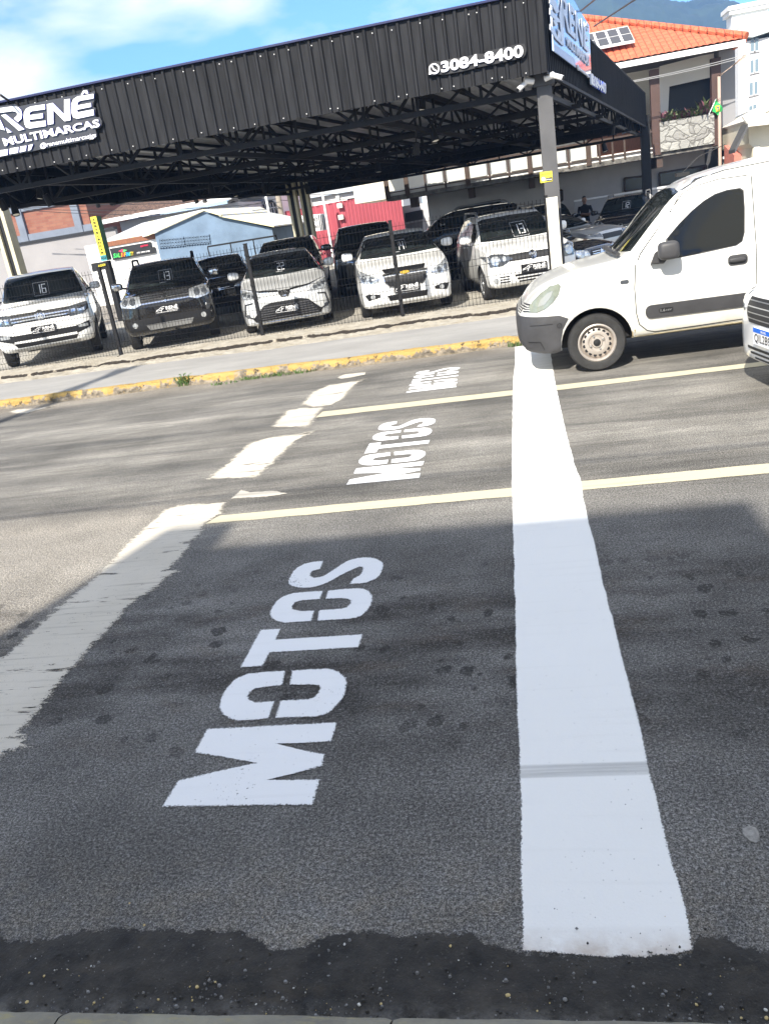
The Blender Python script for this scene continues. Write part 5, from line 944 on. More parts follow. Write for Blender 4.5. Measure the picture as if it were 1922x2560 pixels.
def decal(bvh, polys, axis, m, name, parent, off=.006, seg=.06, mirror=False, smooth=50, skirt=True):
    """patches cut to outline `polys`, laid on the body. axis F: (u, z) seen from the front, u to the right; L / R: (x, z) from either side; T: (x, y) from above"""
    bm = bmesh.new(); allp = []
    for p in polys:
        allp.append(p)
        if mirror: allp.append([(-a, b) for a, b in p][::-1] if axis == 'F' else p)
    for i_, p in enumerate(allp):
        vs_ = [bm.verts.new((a, b, 0)) for a, b in p]
        try: bm.faces.new(vs_)
        except ValueError: pass
    bmesh.ops.triangulate(bm, faces=bm.faces[:])
    for _ in range(6):
        e = [e for e in bm.edges if e.calc_length() > seg]
        if not e: break
        bmesh.ops.subdivide_edges(bm, edges=e, cuts=1); bmesh.ops.triangulate(bm, faces=[f for f in bm.faces if len(f.verts) > 3])
    nrm = {}
    for v in bm.verts:
        a, b = v.co.x, v.co.y
        if axis == 'F': o, d = Vector((-2, -a, b)), Vector((1, 0, 0))
        elif axis == 'L': o, d = Vector((a, 3, b)), Vector((0, -1, 0))
        elif axis == 'R': o, d = Vector((a, -3, b)), Vector((0, 1, 0))
        else: o, d = Vector((a, b, 4)), Vector((0, 0, -1))
        hit, n, i_, t = bvh.ray_cast(o, d)
        if hit is None:
            hit, n, i_, t = bvh.find_nearest(o+d*(2.2 if axis == 'F' else 2.2)); 
        if n.dot(d) > 0: n = -n
        v.co = hit+n*off; nrm[v] = n.copy()
    if skirt:
        be = [e for e in bm.edges if e.is_boundary]; r_ = bmesh.ops.extrude_edge_only(bm, edges=be); src = {}
        for v in [g for g in r_['geom'] if isinstance(g, bmesh.types.BMVert)]:
            q = min((e.other_vert(v) for e in v.link_edges if e.other_vert(v) in nrm), key=lambda w_: (w_.co-v.co).length); v.co = v.co-nrm[q]*(off*1.8)
    bmesh.ops.recalc_face_normals(bm, faces=bm.faces); me = bpy.data.meshes.new(name); bm.to_mesh(me); bm.free(); me.materials.append(m)
    if smooth: me.polygons.foreach_set('use_smooth', [True]*len(me.polygons)); me.set_sharp_from_angle(angle=R(smooth))
    return link(name, me, parent)
def rect(a, b, c, d): return [(a, c), (b, c), (b, d), (a, d)]
def circ(u, z, r_, n=16, rz_=None): return [(u+r_*math.cos(6.2832*i/n), z+(rz_ or r_)*math.sin(6.2832*i/n)) for i in range(n)]
def annulus(u, z, ro_, ri_, n=20, k_=1.0): return [[(u+ro_*math.cos(a), z+k_*ro_*math.sin(a)), (u+ro_*math.cos(b), z+k_*ro_*math.sin(b)), (u+ri_*math.cos(b), z+k_*ri_*math.sin(b)), (u+ri_*math.cos(a), z+k_*ri_*math.sin(a))] for a, b in [(6.2832*i/n, 6.2832*(i+1)/n) for i in range(n)]]
def strokes(pts, w_):
    out = []
    for (a, b), (c, d) in zip(pts, pts[1:]):
        l = math.hypot(c-a, d-b) or 1; nx, nz = -(d-b)/l*w_/2, (c-a)/l*w_/2; ex, ez = (c-a)/l*w_*.3, (d-b)/l*w_*.3
        out.append([(a+nx-ex, b+nz-ez), (c+nx+ex, d+nz+ez), (c-nx+ex, d-nz+ez), (a-nx-ex, b-nz-ez)])
    return out
SEG = {'0': 'abcdef', '1': 'bc', '2': 'abged', '3': 'abgcd', '4': 'fgbc', '6': 'afgedc'}
def digits(s, u, z, h_, w_):
    out = []; t = h_*.10
    for i, ch in enumerate(s):
        x = u+i*w_*1.6; S = dict(a=((x, z+h_), (x+w_, z+h_)), b=((x+w_, z+h_), (x+w_, z+h_/2)), c=((x+w_, z+h_/2), (x+w_, z)), d=((x, z), (x+w_, z)), e=((x, z+h_/2), (x, z)), f=((x, z+h_), (x, z+h_/2)), g=((x, z+h_/2), (x+w_, z+h_/2)))
        for q in SEG[ch]: out += strokes(S[q], t)
    return out
def rrect(a, b, c, d, r_, n=4):
    out = []
    for cx_, cz_, a0 in ((b-r_, d-r_, 0), (a+r_, d-r_, 90), (a+r_, c+r_, 180), (b-r_, c+r_, 270)): out += [(cx_+r_*math.cos(R(a0+90*i/n)), cz_+r_*math.sin(R(a0+90*i/n))) for i in range(n+1)]
    return out
AXM = Matrix.Identity(4)
def wheel_meshes(r_, w_, style, rimm):
    mb = MB(); rr = r_*.66; prof = [(rr, -w_/2+.012), (rr+.02, -w_/2), (r_*.93, -w_/2+.004), (r_*.985, -w_/2+.025), (r_, -w_/2+.05), (r_, w_/2-.05), (r_*.985, w_/2-.025), (r_*.93, w_/2-.004), (rr+.02, w_/2), (rr, w_/2-.012)]
    mb.lathe(prof, AXM, 40)
    for dx in (-.045, -.015, .018, .048): mb.lathe([(r_+.0012, dx-.004), (r_+.0012, dx+.004)], AXM, 40, 1)
    ty = mb.mesh('wheel', [M['rubber'], M['black']], 40)
    mb = MB(); y0 = -w_/2
    mb.lathe([(rr, y0+.012), (rr-.012, y0+.004), (rr-.022, y0+.012), (rr-.030, y0+.045)], AXM, 40, 0)
    if style == 'steel':
        mb.lathe([(rr-.030, y0+.045), (rr*.84, y0+.058), (rr*.74, y0+.040), (rr*.60, y0+.030), (rr*.46, y0+.030), (rr*.40, y0+.042), (rr*.30, y0+.044), (rr*.26, y0+.030), (0, y0+.028)], AXM, 40, 0)
        for i in range(16):
            a = 6.2832*i/16; mb.lathe([(0, y0+.0325), (.0165, y0+.0325)], Matrix.Translation((rr*.67*math.cos(a), 0, rr*.67*math.sin(a))), 10, 1)
        for i in range(4):
            a = 6.2832*(i+.4)/4; mb.lathe([(0, y0+.018), (.009, y0+.020), (.011, y0+.045)], Matrix.Translation((rr*.36*math.cos(a), 0, rr*.36*math.sin(a))), 8, 2)
        mb.lathe([(0, y0+.016), (.032, y0+.020), (.038, y0+.032)], AXM, 16, 1)
    else:
        mb.lathe([(rr-.03, y0+.10), (0, y0+.10)], AXM, 24, 1)
        for i in range(style):
            a = 6.2832*i/style; ca, sa = math.cos(a), math.sin(a); q = [(.03, -.03), (rr-.02, -.045), (rr-.02, .045), (.03, .03)]
            mb.prism([(p_*ca-t*sa, y0+.02, p_*sa+t*ca) for p_, t in q], (0, .03, 0), 0)
        mb.lathe([(0, y0+.012), (.055, y0+.014), (.06, y0+.03)], AXM, 16, 0)
    return ty, mb.mesh('rim', [rimm, M['black'], M['silver_rim']], 40)
WM = {}
def paintm(name, c, rough=.28, metal=0.0): return mat('carpaint_'+name, c, rough, metal, 1.0, var=.04, vs=2)
PA = dict(white=paintm('white', (.82, .82, .80)), silver=paintm('silver', (.56, .57, .57), .3, .15), black=paintm('black', (.006, .006, .007), .12), brown=paintm('brown', (.006, .005, .0045), .12), graphite=paintm('graphite', (.022, .020, .024), .15), blueblack=paintm('blueblack', (.008, .011, .02), .1), vanwhite=mat('carpaint_van', (.60, .60, .565), .32, coat=.8, var=.03, vs=1.5))
_pl = {}
def dealer_plate(parent, x, y, z, rz_=0):
    if 'm' not in _pl:
        mb = MB(); mb.box(-.012, 0, -.235, .235, -.075, .075); mb.box(-.014, -.0121, -.235, .235, .068, .075); _pl['m'] = mb.mesh('plate', M['black'])
        mb = MB(); Q = lambda a, b, c, d: (Vector((-.016, -a, c)), Vector((-.016, -b, c)), Vector((-.016, -b, d)), Vector((-.016, -a, d)))
        quad_text(mb, 'RENÊ', *Q(-.02, .21, -.012, .066), bold=.035); quad_text(mb, 'MULTIMARCAS', *Q(.0, .21, -.036, -.018), bold=.02)
        cur = [(-.215, -.03), (-.2, .0), (-.14, .02), (-.10, .048), (-.03, .055)]; 
        for pg in strokes(cur, .010)+strokes([(-.2, -.012), (-.12, -.006), (-.06, .02)], .009)+strokes([(-.215, -.045), (.19, -.052)], .007)+strokes([(-.12, -.04), (-.09, .03)], .012): mb.add([(-.0162, -a, b) for a, b in pg], [(0, 1, 2, 3)])
        _pl['t'] = mb.mesh('lettering', M['white_gloss'])
    o = link('licence_plate', _pl['m'], parent); o.location = (x, y, z); o.rotation_euler = (0, 0, rz_); l = link('lettering', _pl['t'], o); return o
def superq(c, s, m, name, parent, e=.55, taper=0):
    mb = MB(); sg = lambda t: math.copysign(abs(t)**e, t)
    def fn(u, v):
        a, b = 2*math.pi*u, math.pi*(v-.5); y = sg(math.cos(b))*sg(math.sin(a)); k_ = 1-taper*y
        return Vector((c[0]+s[0]*sg(math.cos(b))*sg(math.cos(a))*k_, c[1]+s[1]*y, c[2]+s[2]*sg(math.sin(b))*k_))
    mb.grid(fn, 20, 12); return mb.build(name, m, parent, smooth=60)
def car(name, lab, cat, grp, nose, head, sp, paint_, feats, wheel=(.31, 7, 'silver_rim'), fo_=.85, wb_=2.62, ground=True, rails=None, card=None, plate=None, mirrors=True, roofm=None, detail=True, mirror_m=None, archm='black'):
    """nose = plan position of the front centre, head = degrees the car is turned from facing the road squarely"""
    sh_ = Shape(sp); L, W, H = sp['L'], sp['W'], sp['H']; v, f = sh_.mesh()
    root = thing(name, lab, cat, (nose[0], nose[1], .004 if nose[0] < 1.6 or nose[1] < 13 else side_z(nose[1]+1)), R(90+head), grp)
    mb = MB(); mb.v = v; mb.f = f; mb.m = [0]*len(f); me = mb.mesh('body', [paint_, M[archm]], 42)
    bvh = BVHTree.FromPolygons([Vector(q) for q in v], f); r_, st_, rm = wheel
    body = link('body', me, root); cut = MB(); ax = (fo_, fo_+wb_)
    for x in ax:
        for s in (-1, 1): cut.lathe([(0, -.19), (r_+.05, -.19), (r_+.05, .22), (0, .22)], Matrix.Translation((x, s*(W/2-.02), r_-.0)), 32)
    co = cut.build('cutter', M[archm]); bmo = body.modifiers.new('b', 'BOOLEAN'); co.data.materials.clear(); co.data.materials.append(paint_); co.data.materials.append(M[archm]); co.data.polygons.foreach_set('material_index', [1]*len(co.data.polygons))
    mw = root_m(root); co.matrix_world = mw; bmo.object = co; bmo.solver = 'EXACT'; bpy.context.view_layer.update()
    dg = bpy.context.evaluated_depsgraph_get(); m2 = bpy.data.meshes.new_from_object(body.evaluated_get(dg)); body.modifiers.clear(); body.data = m2; m2.name = 'body'; bpy.data.objects.remove(co); m2.set_sharp_from_angle(angle=R(42))
    key = (r_, st_, rm)
    if key not in WM: WM[key] = wheel_meshes(r_, .205, st_, M[rm])
    for x in ax:
        for s in (-1, 1):
            o = link('wheel', WM[key][0], root); o.location = (x, s*(W/2-.115), r_); o.rotation_euler = (0, 0.3*x, R(180) if s > 0 else 0); link('rim', WM[key][1], o)
    xc, xw, xr, zh = sp['xc'], sp['xw'], sp['xr'], sp['zh']; ff = sh_.f
    wl, wu = ff['ws'](xc+.1)*.90, ff['wt'](xw)*.985; zl, zu = zh+.035, H-.085
    ws_ = [(-wl, zl), (-wl*.5, zl-.012), (0, zl-.016), (wl*.5, zl-.012), (wl, zl), (wu+.02, zu-.03), (wu-.05, zu), (0, zu+.012), (-wu+.05, zu), (-wu-.02, zu-.03)]
    decal(bvh, [ws_], 'F', M['dark_glass'], 'windshield', root, .011, .05)
    zb_ = ff['zs'](xc+.8)+.05; zt_ = H-.13; xm = (xw+xr)/2-.02
    for ax_ in 'LR':
        decal(bvh, [[(xc+.42, zb_-.01), (xm-.04, zb_), (xm-.04, zt_), (xw+.18, zt_-.01), ((xc+.42+xw+.18)/2-.02, (zb_+zt_)/2+.02)], ], ax_, M['dark_glass'], 'side_window', root, .008, .06)
        decal(bvh, [[(xm+.04, zb_), (xr+.10, zb_+.02), (xr+.05, (zb_+zt_)/2), (xr-.12, zt_), (xm+.04, zt_)]], ax_, M['dark_glass'], 'side_window', root, .008, .06)
        dd = strokes([(xc+.30, sp['zb'][2][1]+.12), (xc+.26, zb_-.05)], .008)+strokes([(xm, sp['zb'][2][1]+.10), (xm, zt_)], .008)
        decal(bvh, dd, ax_, M['black'], 'door_seam', root, .002, .12, skirt=False)
        s = 1 if ax_ == 'L' else -1
        o = superq((xm-.28, s*(ff['wm'](xm-.2)+.01), zb_-.12), (.085, .02, .022), paint_, 'door_handle', root)
        if mirrors:
            yb = ff['ws'](xc+.5)+.02; mm = mirror_m or paint_; o = superq((xc+.50, s*(yb+.13), zb_+.055), (.075, .115, .078), mm, 'mirror', root, .6, -.12 if s > 0 else .12); mb = MB(); mb.bar((xc+.50, s*(yb-.06), zb_-.0), (xc+.50, s*(yb+.06), zb_+.02), .05, .04); mb.build('mirror_arm', M['black'], o)
    dd = strokes([(-ff['ws'](.6)*.80, ff['zs'](.35)+.03), (-ff['wt'](xc)*1.1, zh-.02)], .007)+strokes([(ff['ws'](.6)*.80, ff['zs'](.35)+.03), (ff['wt'](xc)*1.1, zh-.02)], .007)
    if detail:
        wp = strokes([(-wl*.85, zl+.03), (-wl*.1, zl+.055)], .016)+strokes([(wl*.05, zl+.025), (wl*.75, zl+.05)], .016); decal(bvh, wp, 'F', M['black'], 'wiper', root, .022, .1)
    for ft in feats:
        nm, polys, mt, off = ft[:4]; mir = ft[4] if len(ft) > 4 else False
        if not isinstance(polys[0][0], (tuple, list)): polys = [polys]
        if nm == 'headlight_reflector':
            for p in polys:
                for q in ([p, [(-a, b) for a, b in p][::-1]] if mir else [p]): decal(bvh, [q], 'F', M[mt], nm, root, off, .05)
        elif mir and nm in ('headlight', 'fog_light', 'fog_pod'):
            decal(bvh, polys, 'F', M[mt], nm, root, off, .05); decal(bvh, [[(-a, b) for a, b in p][::-1] for p in polys], 'F', M[mt], nm, root, off, .05)
        else: decal(bvh, polys, 'F', M[mt], nm, root, off, .05, mir)
    if card:
        s, u, z, h_ = card; decal(bvh, digits(s, u, z, h_, h_*.42), 'F', M['white_gloss'], 'price_number', root, .015, .1); w0, w1 = u-h_*.35, u+h_*(.42*1.6*len(s)+.1)
        decal(bvh, strokes([(w0, z-h_*.25), (w1, z-h_*.25), (w1, z+h_*1.3), (w0, z+h_*1.3), (w0, z-h_*.25)], .006), 'F', M['grey_wall'], 'number_frame', root, .014, .1)
    if plate is not None:
        hit = bvh.ray_cast(Vector((-2, 0, plate)), Vector((1, 0, 0)))[0]; dealer_plate(root, hit.x-.012, 0, plate)
    if rails:
        for s in (-1, 1):
            y = s*ff['wt'](xw+.5)*.97; mb = MB(); mb.tube([(xw+.25, y, H-.05), (xw+.40, y, H+rails), (xr-.25, y, H+rails-.005), (xr-.05, y, H-.07)], .022, 8); mb.build('roof_rail', M['black_steel'] if roofm is None else M[roofm], root, smooth=40)
    return root, bvh, sh_
def vw(u, z, r_): return [('badge', [circ(u, z, r_)], 'black', .012), ('badge_mark', annulus(u, z, r_, r_*.84)+strokes([(u-r_*.55, z+r_*.62), (u-r_*.20, z-.0), (u, z+r_*.30), (u+r_*.20, z), (u+r_*.55, z+r_*.62)], r_*.2)+strokes([(u-r_*.72, z+r_*.2), (u-r_*.30, z-r_*.72), (u, z-r_*.1), (u+r_*.30, z-r_*.72), (u+r_*.72, z+r_*.2)], r_*.2), 'chrome', .018)]
M['gold'] = mat('gold_badge', (.50, .33, .05), .3, .3)
ROW = 'cars for sale in the front row behind the mesh fence'; BACK = 'dark cars parked further back under the canopy'
HD = 12.0
# white pickup
car('pickup_truck', 'white double cab pickup with chrome grille, leftmost behind the mesh fence', 'pickup truck', ROW, (-9.40, 15.45), 25,
    spec(5.25, 1.95, 1.80, 1.08, 1.22, 1.40, 2.0, 3.35, 3.6, 1.22, .36, .80, .66), PA['white'],
    [('grille', [(-.56, .88), (.56, .88), (.56, 1.05), (-.56, 1.05)], 'black', .006), ('grille_bar', [rect(-.56, .56, .905, .93), rect(-.56, .56, .962, .985), rect(-.56, .56, 1.02, 1.042)], 'chrome', .016),
     ('headlight', [(.54, .86), (.80, .88), (.92, .95), (.92, 1.08), (.54, 1.04)], 'lens_dark', .012, True), ('headlight_reflector', [rect(.60, .68, .90, .99), rect(.72, .84, .93, 1.02)], 'chrome', .016, True)]+vw(0, .975, .095)+
    [('lower_intake', [(-.88, .60), (-.62, .52), (.62, .52), (.88, .60), (.88, .72), (.60, .66), (-.60, .66), (-.88, .72)], 'black', .006), ('fog_light', [rect(.66, .84, .62, .68)], 'lens', .012, True), ('bumper_bar', [rect(-.60, .60, .50, .545)], 'white', .012), ('lower_grille', [(-.56, .42), (.56, .42), (.62, .50), (-.62, .50)], 'black', .006), ('skid_plate', [(-.58, .33), (.58, .33), (.64, .405), (-.64, .405)], 'silver_rim', .008)],
    (.38, 6, 'silver_rim'), .90, 3.1, card=('16', -.10, 1.34, .17), plate=.70)
pk = bpy.data.objects['pickup_truck']; mb = MB(); mb.box(3.55, 5.0, -.72, .72, 1.15, 1.235); mb.build('bed_cover', M['black_steel'], pk)
# dark brown SUV
car('suv', 'dark brown SUV with roof rails, chrome slatted grille and silver skid plate', 'SUV', ROW, (-6.76, 15.5), 20,
    spec(4.32, 1.82, 1.62, .98, 1.12, 1.20, 1.85, 3.75, 4.25, 1.05, .33, .80, .66), PA['brown'],
    [('headlight', [(.46, .88), (.60, .84), (.84, .88), (.86, 1.00), (.76, 1.06), (.48, 1.02)], 'lens', .012, True), ('headlight_reflector', [circ(.62, .95, .06), circ(.76, .95, .05)], 'lens_dark', .016, True),
     ('grille', [(-.46, .87), (.46, .87), (.46, 1.03), (-.46, 1.03)], 'black', .006), ('grille_bar', [rect(-.46, .46, .88, .90), rect(-.46, .46, .935, .955), rect(-.46, .46, .985, 1.005), rect(-.46, .46, 1.02, 1.035)], 'chrome', .016),
     ('badge', [[(0, .86), (.055, .955), (0, 1.05), (-.055, .955)]], 'chrome', .024), ('badge_mark', [[(0, .90), (.025, .955), (0, 1.01), (-.025, .955)]], 'black', .028),
     ('lower_bumper', [(-.78, .40), (.78, .40), (.82, .60), (.5, .62), (-.5, .62), (-.82, .60)], 'black', .006), ('skid_plate', [(-.40, .40), (.40, .40), (.46, .50), (-.46, .50)], 'silver_rim', .014), ('fog_light', [circ(.66, .52, .05)], 'lens', .014, True)],
    (.345, 5, 'silver_rim'), .82, 2.67, rails=.07, card=('13', -.05, 1.22, .15), plate=.74, mirror_m=M['chrome'])
# silver sedan
car('sedan', 'silver sedan with wide black lower grille, between the brown SUV and the white sedan', 'sedan', ROW, (-4.36, 15.4), 15,
    spec(4.63, 1.78, 1.44, .76, .98, 1.25, 2.15, 3.3, 4.1, 1.06, .22, .72, .60), PA['silver'],
    [('lower_grille', [(-.62, .27), (.62, .27), (.66, .33), (.42, .55), (.28, .585), (-.28, .585), (-.42, .55), (-.66, .33)], 'black', .006), ('grille_bar', [rect(-.58+.03*i, .58-.03*i, .30+.042*i, .312+.042*i) for i in range(6)], 'grey_steel', .012),
     ('headlight', [(.44, .69), (.52, .665), (.76, .70), (.85, .80), (.84, .85), (.60, .78)], 'lens', .010, True), ('headlight_reflector', [rect(.55, .62, .70, .745), rect(.64, .70, .72, .76), rect(.72, .80, .745, .79)], 'lens_dark', .016, True),
     ('upper_grille', [(-.11, .72), (-.07, .65), (.07, .65), (.11, .72), (.13, .765), (-.13, .765)], 'black', .008), ('chrome_wing', [[(.12, .745), (.46, .77), (.80, .86), (.46, .795), (.12, .775)]], 'chrome', .012, True),
     ('badge', annulus(0, .71, .062, .05, 20, .7)+annulus(0, .71, .03, .021, 14, 1.3)+annulus(0, .733, .052, .044, 14, .4), 'chrome', .014),
     ('fog_pod', strokes([(.62, .62), (.76, .60), (.80, .40), (.62, .33)], .022), 'black', .008, True), ('fog_light', [circ(.74, .39, .035)], 'lens_dark', .012, True), ('bumper_lip', [rect(-.66, .66, .225, .245)], 'chrome', .010)],
    (.32, 5, 'silver_rim'), .92, 2.70, card=('22', -.06, 1.08, .12), plate=.435)
# white sedan
car('sedan', 'white sedan with gold bow tie badge in front of the fence middle post', 'sedan', ROW, (-2.04, 15.3), 11,
    spec(4.60, 1.79, 1.47, .83, 1.02, 1.15, 2.0, 3.35, 4.1, 1.08, .24, .74, .62), PA['white'],
    [('upper_grille', [(-.36, .80), (.36, .80), (.40, .865), (-.40, .865)], 'black', .006), ('grille', [(-.30, .565), (.30, .565), (.38, .66), (.39, .745), (-.39, .745), (-.38, .66)], 'black', .006), ('grille_frame', strokes([(-.40, .755), (-.38, .655), (-.30, .555), (.30, .555), (.38, .655), (.40, .755)], .016)+[rect(-.41, .41, .752, .795)], 'chrome', .010),
     ('badge', [[(-.08, .76), (-.03, .76), (-.03, .75), (.035, .75), (.035, .76), (.085, .76), (.075, .786), (.03, .786), (.03, .796), (-.035, .796), (-.035, .786), (-.085, .786)]], 'gold', .022),
     ('headlight', [(.46, .70), (.58, .665), (.80, .69), (.85, .80), (.83, .90), (.66, .82), (.46, .74)], 'lens', .010, True), ('headlight_reflector', [circ(.62, .73, .045), circ(.75, .76, .045)], 'lens_dark', .016, True),
     ('lower_intake', [(-.34, .32), (.34, .32), (.37, .42), (-.37, .42)], 'black', .006), ('fog_pod', [(.50, .41), (.72, .37), (.77, .47), (.70, .49), (.50, .46)], 'black', .006, True), ('fog_light', [circ(.63, .43, .04)], 'lens', .014, True)],
    (.33, 5, 'silver_rim'), .90, 2.685, card=('14', -.02, 1.12, .13), plate=.515)
# white wagon
car('station_wagon', 'white station wagon with round headlights and roof rails behind the cream post', 'station wagon', ROW, (.24, 15.5), HD,
    spec(4.2, 1.66, 1.50, .84, 1.0, 1.0, 1.75, 3.7, 4.15, 1.0, .27, .80, .66), PA['white'],
    [('grille', [(-.42, .69), (.42, .69), (.46, .80), (-.46, .80)], 'black', .006), ('headlight', [(.36, .73), (.56, .63), (.76, .63), (.80, .80), (.70, .835), (.50, .82)], 'lens_dark', .010, True), ('headlight_reflector', [circ(.66, .73, .075), circ(.51, .745, .04)], 'lens', .016, True)]+vw(0, .75, .07)+
    [('lower_intake', [rect(-.34, .34, .42, .455), rect(-.31, .31, .365, .395), rect(-.28, .28, .315, .34)], 'black', .006), ('fog_pod', [rect(.44, .62, .43, .45), rect(.44, .62, .385, .405), rect(.44, .62, .34, .36)], 'black', .006, True), ('fog_light', [circ(.68, .39, .045)], 'lens', .012, True)],
    (.30, 7, 'silver_rim'), .80, 2.47, rails=.06, card=('13', -.02, 1.08, .16), plate=.53, roofm='silver_rim')
lamp = lambda z: [('headlight', [(.40, z-.06), (.60, z-.10), (.80, z-.06), (.82, z+.05), (.62, z+.05), (.42, z)], 'lens', .010, True), ('headlight_reflector', [circ(.62, z-.03, .04), circ(.74, z-.01, .035)], 'lens_dark', .016, True), ('grille', [rect(-.38, .38, z-.12, z)], 'black', .006), ('grille_bar', [rect(-.38, .38, z-.09, z-.08), rect(-.38, .38, z-.05, z-.04)], 'chrome', .012), ('lower_intake', [rect(-.5, .5, .32, .44)], 'plastic', .006), ('badge', [circ(0, z-.06, .05)], 'chrome', .02)]
hatch = lambda: spec(4.1, 1.72, 1.46, .84, 1.0, 1.05, 1.8, 3.5, 4.05, 1.0, .24, .76, .63)
suvs = lambda H=1.64: spec(4.5, 1.83, H, 1.0, 1.14, 1.15, 1.85, 3.9, 4.4, 1.1, .30, .80, .66)
car('hatchback', 'black hatchback glimpsed between the brown SUV and the silver sedan', 'hatchback', BACK, (-7.6, 20.9), 16, hatch(), PA['black'], lamp(.74), card=None)
car('suv', 'black SUV parked behind the gap right of the silver sedan', 'SUV', BACK, (-5.75, 20.6), HD-3, suvs(1.62), PA['blueblack'], lamp(.9), (.34, 5, 'silver_rim'), mirror_m=M['chrome'])
car('suv', 'black SUV directly behind the white sedan, its roof showing above it', 'SUV', BACK, (-3.55, 20.7), HD, suvs(1.68), PA['black'], lamp(.9), (.34, 5, 'silver_rim'), plate=.6)
car('suv', 'big black SUV with silver roof rails behind the white station wagon', 'SUV', BACK, (-4.0, 28.2), -84, suvs(1.62), PA['black'], lamp(.9), (.35, 8, 'silver_rim'), rails=.07, roofm='silver_rim')
car('sedan', 'glossy black sedan with chrome grille turned to the right of the cream post', 'sedan', BACK, (1.80, 19.85), 50, spec(4.6, 1.8, 1.46, .84, 1.02, 1.15, 2.0, 3.35, 4.1, 1.08, .24, .74, .62), PA['blueblack'],
    [('headlight', [(.42, .68), (.60, .64), (.84, .72), (.86, .84), (.70, .84), (.46, .78)], 'lens', .010, True), ('headlight_reflector', [circ(.56, .72, .05), circ(.72, .76, .05)], 'chrome', .016, True), ('grille', [(-.30, .52), (.30, .52), (.38, .72), (.34, .78), (-.34, .78), (-.38, .72)], 'black', .006), ('grille_bar', [rect(-.33, .33, .55+.045*i, .565+.045*i) for i in range(5)], 'chrome', .014), ('badge', [[(0, .60), (.06, .69), (0, .78), (-.06, .69)]], 'chrome', .024), ('lower_intake', [rect(-.55, .55, .30, .42)], 'plastic', .006)], (.33, 5, 'silver_rim'), .9, 2.7)
car('suv', 'white crossover with black bumper openings behind the glossy black sedan', 'SUV', BACK, (2.44, 23.3), 50, suvs(1.55), PA['silver'], [('headlight', [(.46, .86), (.80, .90), (.84, .98), (.5, .96)], 'lens_dark', .010, True), ('grille', [rect(-.44, .44, .80, .93)], 'black', .006), ('lower_intake', [(-.7, .42), (.7, .42), (.74, .66), (-.74, .66)], 'black', .006), ('bumper_bar', [rect(-.5, .5, .60, .63)], 'chrome', .014)], (.33, 5, 'silver_rim'))
car('pickup_truck', 'dark blue SUV nose with clear headlight behind the white crossover', 'SUV', BACK, (1.72, 29.0), 22, suvs(1.78), PA['blueblack'], lamp(.95), (.34, 5, 'silver_rim'))
car('suv', 'dark graphite SUV with chrome grille wing, facing the road at the yard right end', 'SUV', BACK, (3.22, 28.1), -13, spec(4.55, 1.82, 1.65, .98, 1.14, 1.15, 1.85, 3.9, 4.4, 1.1, .28, .76, .64), PA['graphite'],
    [('headlight', [(.46, .86), (.60, .86), (.86, .98), (.88, 1.08), (.72, 1.04), (.50, .93)], 'lens', .010, True), ('headlight_reflector', [circ(.64, .95, .045), circ(.76, 1.0, .045)], 'lens_dark', .016, True), ('grille', [(-.40, .72), (.40, .72), (.48, .90), (-.48, .90)], 'black', .006), ('grille_bar', [[(.08, .75), (.36, .76), (.46, .86), (.42, .86), (.34, .785), (.08, .775)], [(.08, .81), (.38, .82), (.50, .90), (.46, .90), (.36, .845), (.08, .835)]], 'chrome', .016, True),
     ('badge', strokes([(-.05, .87), (-.04, .75)], .018)+strokes([(.05, .87), (.04, .75)], .018)+strokes([(-.045, .81), (.045, .81)], .016)+annulus(0, .81, .075, .066), 'chrome', .022), ('lower_bumper', [(-.80, .33), (.80, .33), (.84, .52), (-.84, .52)], 'plastic', .006), ('fog_light', [circ(.66, .45, .05)], 'lens', .012, True)], (.34, 5, 'silver_rim'), .9, 2.62, rails=.05, roofm='silver_rim', card=('12', -.02, 1.28, .14), plate=.62)

# ------------------------------------------------------------------ the white van at the stop line
VX, VY = -.06, 9.25
vsp = dict(L=4.0, W=1.66, H=1.80, xc=1.0, xw=1.68, xr=3.6, zh=1.05, midk=.5, bulge=.35,
  zb=[(0, .34), (.08, .25), (.3, .22), (.5, .235), (1.0, .27), (3, .29), (4, .36)],
  zs=[(0, .60), (.05, .66), (.12, .745), (.22, .83), (.40, .905), (.65, .96), (.93, 1.0), (1.3, 1.03), (4, 1.08)],
  zt=[(0, .63), (.05, .71), (.12, .80), (.22, .875), (.40, .945), (.65, 1.005), (.97, 1.045), (1.03, 1.065), (1.10, 1.125), (1.54, 1.56), (1.65, 1.625), (1.80, 1.68), (2.0, 1.725), (2.35, 1.765), (2.8, 1.79), (3.7, 1.79), (3.92, 1.70), (4.0, 1.1)],
  wb=[(0, .50), (.05, .62), (.15, .70), (.4, .78), (3.8, .79), (4, .65)],
  wm=[(0, .53), (.03, .62), (.08, .69), (.16, .745), (.3, .79), (.5, .815), (.8, .83), (3.7, .83), (4, .70)],
  ws=[(0, .48), (.05, .58), (.12, .65), (.25, .71), (.5, .755), (.93, .775), (1.3, .79), (3.7, .79), (4, .66)],
  wt=[(0, .34), (.12, .46), (.4, .55), (1.0, .65), (1.10, .665), (1.62, .62), (2.0, .615), (3.6, .62), (4, .56)])
k = NT('carpaint_van'); X, Y, Z = k.xyz(); n_ = k.noise(4, 6, .7)
k.col(k.mix(k.math('MULTIPLY', k.ramp(Z, .85, .25), k.ramp(n_, .3, .8)), (.64, .64, .615), (.50, .465, .365))); k.rough(.32); k.b.inputs['Coat Weight'].default_value = .8; k.b.inputs['Coat Roughness'].default_value = .08; PA['vanwhite'] = k.m
